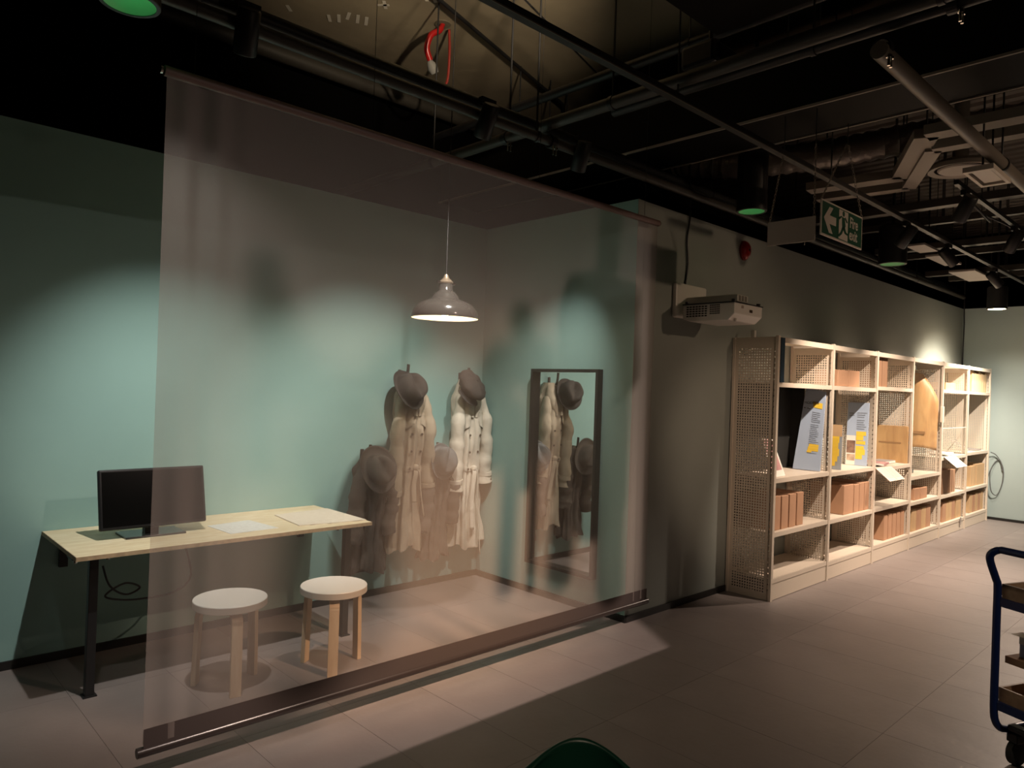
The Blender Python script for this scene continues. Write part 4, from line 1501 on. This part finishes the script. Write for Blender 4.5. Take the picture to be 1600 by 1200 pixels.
def flat(pts, m, name, off=-.0022):
    return MB().poly([(a, 0, c) for a, c in pts], .0008, (0, -1, 0)).xf(Matrix.Translation((0, -.0014, 0))).build(name, m, ex)


A = lambda u, v: (u * SW, v * SH)
flat([A(.05, .50), A(.175, .86), A(.26, .86), A(.18, .62), A(.335, .62), A(.335, .38), A(.18, .38), A(.26, .12), A(.175, .12)], M_SIGNW, 'arrow')
box(.40 * SW, .62 * SW, -.0026, -.0014, .07 * SH, .92 * SH).build('doorway', M_SIGNW, ex)


def man(pts, name):
    return MB().poly([(a * SW, 0, c * SH) for a, c in pts], .0008, (0, -1, 0)).xf(Matrix.Translation((0, -.0028, 0))).build(name, M_GREEN, ex)


k = MB().lathe([(0, 0), (.0165, 0), (.0165, .0008), (0, .0008)], 20).xf(Matrix.Translation((.505 * SW, -.0028, .835 * SH)) @ Matrix.Rotation(PI / 2, 4, 'X'))
k.build('figure_head', M_GREEN, ex)
man([(.47, .74), (.53, .72), (.56, .50), (.54, .42), (.48, .44), (.47, .55)], 'figure_torso')
man([(.47, .73), (.405, .62), (.39, .66), (.40, .70), (.46, .76)], 'figure_arm')
man([(.53, .72), (.585, .60), (.61, .63), (.55, .76)], 'figure_arm')
man([(.48, .45), (.44, .27), (.38, .16), (.41, .12), (.475, .23), (.53, .43)], 'figure_leg')
man([(.54, .46), (.575, .33), (.62, .30), (.62, .24), (.54, .27), (.49, .43)], 'figure_leg')
RX = Matrix.Rotation(PI / 2, 4, 'X')
text_mesh('Fire', .092, M_SIGNW, 'lettering', ex, Matrix.Translation((.665 * SW, -.002, .53 * SH)) @ Matrix.Scale(.88, 4, (1, 0, 0)) @ RX, .0006, bold=.0016)
text_mesh('exit', .092, M_SIGNW, 'lettering', ex, Matrix.Translation((.66 * SW, -.002, .17 * SH)) @ Matrix.Scale(.88, 4, (1, 0, 0)) @ RX, .0006, bold=.0016)


LINK = None


def chain(parent, a, b, name='chain'):
    a, b = Vector(a), Vector(b)
    d = b - a
    n = int(d.length / .017)
    bmn = MB()
    q = d.to_track_quat('Z', 'Y').to_matrix().to_4x4()
    for i in range(n):
        c = a + d * ((i + .5) / n)
        pts = [(.0055 * math.cos(t), 0, .011 * math.sin(t)) for t in [2 * PI * k / 8 for k in range(8)]]
        pts.append(pts[0])
        R = Matrix.Translation(c) @ q @ Matrix.Rotation(PI / 2 * (i % 2), 4, 'Z')
        bmn.tube([R @ Vector(p) for p in pts], .0017, 5, cap=False)
    return bmn.build(name, mat('dull_chain', (.42, .36, .30), .35, .6), parent, True)


chain(ex, (.005, .004, SH), (.33, .004, .60))
chain(ex, (SW - .005, .004, SH), (.36, .004, .60))
MB().tube([(.345, .004, .60), (.345, .004, SLAB - 2.49)], .003, 6).build('hanging_wire', M_STEEL, ex)
bsn = thing('blank_hanging_sign', 'plain whitish back of a hanging sign set square behind the exit sign', 'sign', (4.11, 1.83, 2.455))
box(0, .008, 0, .29, 0, .142).build('board', mat('sign_back', (.50, .43, .39), .5), bsn)
chain(bsn, (.004, .01, .142), (.0, .01, .56))
chain(bsn, (.004, .28, .142), (.0, .20, .56))
for y in (.01, .20):
    MB().tube([(0, y, .56), (0, y, SLAB - 2.455)], .003, 6).build('hanging_wire', M_STEEL, bsn)
MB().tube([(.004, .06, 0), (.004, .06, -.02)], .003, 6).build('pull_hook', M_CHROME, bsn)


# black ducts and beams
def beam(name, label, x0, x1, y0, y1, z0, z1, m=M_STEEL, cat='beam', edge=True):
    o = thing(name, label, cat, ((x0 + x1) / 2, (y0 + y1) / 2, z0))
    a, b_ = (x1 - x0) / 2, (y1 - y0) / 2
    box(-a, a, -b_, b_, 0, z1 - z0).build('body', m, o)
    if z1 < SLAB - .05:
        for s in (-.7, .7):
            for t in (-.8, .8):
                MB().tube([(a * t, b_ * s, z1 - z0), (a * t, b_ * s, SLAB - z0)], .006, 6).build('hanger_rod', M_STEEL, o)
    return o


M_DUCTB = mat('black_duct', (.010, .009, .008), .6, spec=.06)
beam('air_duct', 'black rectangular duct hanging at the top of the view', 1.2, 2.93, -.8, 1.79, 3.2, 3.55, M_DUCTB, 'duct')
beam('air_duct', 'wide black duct crossing behind the thick pipe', 4.05, 4.5, -1.2, 5.3, 3.22, 3.6, M_DUCTB, 'duct')
beam('air_duct', 'black duct beyond the wide black duct above the exit sign', 4.62, 5.1, -1.2, 5.3, 3.68, 3.95, M_DUCTB, 'duct')
beam('roof_beam', 'deep concrete-coloured downstand beam at the edge of the bare slab', 5.2, 5.6, -4, 5.4, 3.75, SLAB, mat('dark_conc', (.010, .009, .008), .9, spec=.05), 'beam')
for x, lab in ((4.045, 'left'), (4.505, 'right')):  # pale strips put the highlights on the duct edges into colour
    tag(box(x - .007, x + .007, -1.2, 5.3, 3.212, 3.226).build('duct_edge_highlight', M_DUCT), 'thin pale strip standing in for the highlight along the %s side of the wide black duct' % lab, 'trim')
xb = [(6.2, .09, 3.06), (7.25, .06, 3.16), (7.9, .09, 3.06), (8.7, .06, 3.12), (9.5, .09, 3.04), (10.4, .07, 3.10)]
for k, (x, wd, z) in enumerate(xb):
    beam('cross_channel', '%s dark steel cross channel beyond the exit sign' % ['first', 'second', 'third', 'fourth', 'fifth', 'sixth'][k], x, x + wd, -2.5, 2.88, z, z + .06, M_DARKPIPE, 'beam')
# pale flat panels hanging between the channels
pan = [('pale flat ceiling panel nearest the exit sign', 7.35, 7.75, 2.24, 2.40, 3.0), ('pale flat ceiling panel in the middle of three', 8.10, 8.75, 2.30, 2.46, 3.02), ('pale flat ceiling panel nearest the end wall', 9.1, 9.9, 2.26, 2.52, 3.0)]
for lab, x0, x1, y0, y1, z in pan:
    o = thing('ceiling_panel', lab, 'panel', ((x0 + x1) / 2, (y0 + y1) / 2, z), 0, 'pale panels under the ceiling')
    box(-(x1 - x0) / 2, (x1 - x0) / 2, -(y1 - y0) / 2, (y1 - y0) / 2, 0, .02).build('board', M_LIGHTPANEL, o)
    for s in (-.8, .8):
        MB().tube([(s * (x1 - x0) / 2, 0, .02), (s * (x1 - x0) / 2, 0, SLAB - z)], .004, 6).build('hanger_rod', M_STEEL, o)

# zigzag cable trunking
tz = 3.2
zg = [(5.70, 2.60), (5.78, 1.93), (4.96, 1.52), (5.02, .3)]


def strip_path(pts, wd, z0, z1, m, o, name):
    b = MB()
    for (a, c) in zip(pts, pts[1:]):
        A_, C_ = Vector((a[0], a[1], 0)), Vector((c[0], c[1], 0))
        d = (C_ - A_)
        nrm = Vector((-d.y, d.x, 0)).normalized() * wd / 2
        P = [A_ + nrm, C_ + nrm, C_ - nrm, A_ - nrm]
        b.poly([(p.x, p.y, z0) for p in P], z1 - z0, (0, 0, 1))
    return b.build(name, m, o)


tkz = thing('cable_trunking', 'grey zigzag cable trunking hanging right of the exit sign', 'trunking', (0, 0, 0))
strip_path(zg, .14, tz, tz + .06, M_DUCT, tkz, 'trunking_body')
strip_path([(x + .24, y + .03) for x, y in zg], .10, tz - .02, tz + .04, M_DUCT, tkz, 'trunking_body')
for x, y in zg[1:3]:
    MB().tube([(x, y, tz + .05), (x, y, SLAB)], .006, 6).build('hanger_rod', M_STEEL, tkz)
gv = thing('air_grille', 'white square air grille beside the thick pipe', 'vent', (5.02, 1.20, 2.90))
for (a, b_, c, d) in ((-.2, .2, -.078, -.06), (-.2, .2, .06, .078), (-.2, -.165, -.06, .06), (.165, .2, -.06, .06)):
    box(a, b_, c, d, 0, .03).build('frame_bar', mat('grille_white', (.72, .64, .56), .5), gv)
box(-.13, .15, -.048, .048, .012, .02).build('centre_plate', mat('grille_white', (.72, .64, .56), .5), gv)
box(-.165, .165, -.06, .06, .026, .03).build('back_plate', M_STEEL, gv)
MB().tube([(-.1, 0, .03), (-.1, 0, SLAB - 2.9)], .006, 6).build('hanger_rod', M_STEEL, gv)
MB().tube([(.1, 0, .03), (.1, 0, SLAB - 2.9)], .006, 6).build('hanger_rod', M_STEEL, gv)
dv = thing('round_diffuser', 'round pale air diffuser behind the square grille', 'vent', (5.75, 1.54, 3.18))
MB().lathe([(0, 0), (.13, 0), (.14, .01), (.135, .06), (0, .06)], 32).build('plate', M_LIGHTPANEL, dv, True)
MB().lathe([(.16, .01), (.20, .0), (.20, .03), (.16, .06)], 32).build('outer_ring', M_DUCT, dv, True)
MB().tube([(0, 0, .05), (0, 0, SLAB - 3.18 - .12)], .05, 12).build('neck_duct', M_DUCT, dv, True)
fd = thing('flexible_duct', 'silvery flexible duct sagging above the zigzag trunking', 'duct', (5.3, 3.0, 3.45))
pts = smoothpath([(0, .6, .1), (.1, .1, 0), (.25, -.6, -.02), (.5, -1.2, .05), (.8, -1.9, .12)], 20)
MB().tube(pts, [.11 + .008 * math.sin(k * 2.2) for k in range(len(pts))], 18).build('hose', mat('foil_duct', (.22, .19, .17), .35, .4, bump=.6, bscale=25), fd, True)
MB().tube([(.25, -.6, .1), (.25, -.6, SLAB - 3.45)], .006, 6).build('hanger_rod', M_STEEL, fd)
# loose wires on the ceiling
for lab, pts in (('sagging black wire between the far cross channels', [(6.2, 1.6, 3.08), (6.6, 1.55, 2.98), (7.05, 1.7, 3.14), (7.5, 1.5, 3.02), (7.95, 1.7, 3.05)]),
                 ('second sagging black wire near the far track spotlights', [(7.0, 1.2, 3.15), (7.5, 1.35, 3.0), (8.0, 1.25, 3.05), (8.7, 1.5, 3.1)])):
    tag(MB().tube(smoothpath(pts, 8), .008, 8).build('loose_wire', M_STEEL, None, True), lab, 'wire')
o = thing('ceiling_box_speaker', 'small black box speaker fixed to the cross pipe high up', 'speaker', (3.30, 2.05, 3.22))
box(-.13, .13, -.10, .10, 0, .12).build('cabinet', M_STEEL, o, bevel=.02)
box(-.09, .09, -.103, -.098, .02, .10).build('front_grille', M_DUCTB, o)
MB().tube([(0, 0, .12), (0, 0, SLAB - 3.22)], .012, 8).build('bracket', M_STEEL, o)

# things on the bare slab: red lamp and wire, conduits, chalk marks
rl = thing('red_lamp_holder', 'red lamp holder with bulb dangling from the bare concrete ceiling', 'lamp holder', (3.22, 4.25, SLAB))
MB().tube(smoothpath([(.0, .0, 0), (-.03, .0, -.06), (-.09, .02, -.11), (-.10, .05, -.20), (-.06, .06, -.27)], 6), [.018] * 4 + [.022] * 21, 12).build('red_sleeve', M_RED, rl, True)
MB().lathe([(0, -.05), (.03, -.045), (.04, -.01), (.03, .03), (.018, .05), (0, .05)], 18).xf(Matrix.Translation((-.03, .07, -.31)) @ Matrix.Rotation(-.6, 4, 'Y')).build('bulb', mat('grey_bulb', (.25, .25, .24), .1), rl, True)
MB().lathe([(0, -.006), (.06, -.006), (.06, 0), (0, 0)], 16).build('ceiling_plate', mat('aged_plate', (.16, .14, .10), .7), rl)
tag(MB().tube(smoothpath([(3.28, 4.25, SLAB - .02), (3.36, 4.34, SLAB - .16), (3.40, 4.42, SLAB - .34), (3.34, 4.50, SLAB - .40), (3.25, 4.62, SLAB - .30), (3.20, 4.80, SLAB - .16), (3.28, 5.05, SLAB - .10), (3.38, 5.30, SLAB - .05)], 8), .010, 8).build('red_wire', M_REDWIRE, None, True),
    'red wire drooping across the bare concrete ceiling', 'wire')
pipe('ceiling_conduit', 'thin black conduit clipped across the bare concrete slab', (2.2, 3.72, SLAB - .03), (4.85, 4.55, SLAB - .03), .014, M_STEEL, (), 'conduit', 10)
pipe('drop_rod', 'thin vertical black rod hanging in front of the bare slab', (2.86, 3.1, SLAB), (2.86, 3.1, 3.05), .006, M_STEEL, (), 'rod', 8)
tag(MB().tube(smoothpath([(4.85, 4.55, SLAB - .03), (4.93, 4.60, SLAB - .06), (4.95, 4.61, SLAB - .2), (4.93, 4.60, 3.4)], 6), .012, 8).build('drop_conduit', M_STEEL, None, True), 'bent black conduit dropping from the end of the slab conduit', 'conduit')
pipe('taut_wire', 'taut dark wire stretched diagonally under the bare slab', (2.3, 2.9, SLAB - .35), (4.9, 3.7, SLAB - .35), .006, M_STEEL, (), 'wire', 8)
pipe('slab_edge_pipe', 'dark pipe along the far edge of the bare slab', (-1, 5.38, SLAB - .12), (END_X, 5.38, SLAB - .12), .06, M_DARKPIPE, (), 'pipe', 14)
M_CHALK = mat('chalk_white', (.62, .58, .50), .9)
marks = [((2.66, 4.62), (2.70, 4.72)), ((2.72, 4.60), (2.78, 4.71)), ((2.78, 4.58), (2.84, 4.69)), ((2.62, 4.70), (2.68, 4.80)), ((2.57, 4.76), (2.63, 4.84)), ((2.74, 4.30), (2.81, 4.38)), ((2.74, 4.38), (2.80, 4.32)), ((2.86, 4.02), (2.95, 4.08)), ((2.92, 3.98), (3.00, 4.05)), ((2.30, 4.86), (2.36, 4.92))]
b = MB()
for (a, c) in marks:
    A_, C_ = Vector((*a, SLAB - .0015)), Vector((*c, SLAB - .0015))
    nrm = Vector((-(C_ - A_).y, (C_ - A_).x, 0)).normalized() * .012
    b.poly([A_ + nrm, C_ + nrm, C_ - nrm, A_ - nrm], .001, (0, 0, -1))
b.build('chalk_marks', M_CHALK, bpy.data.objects['ceiling'])
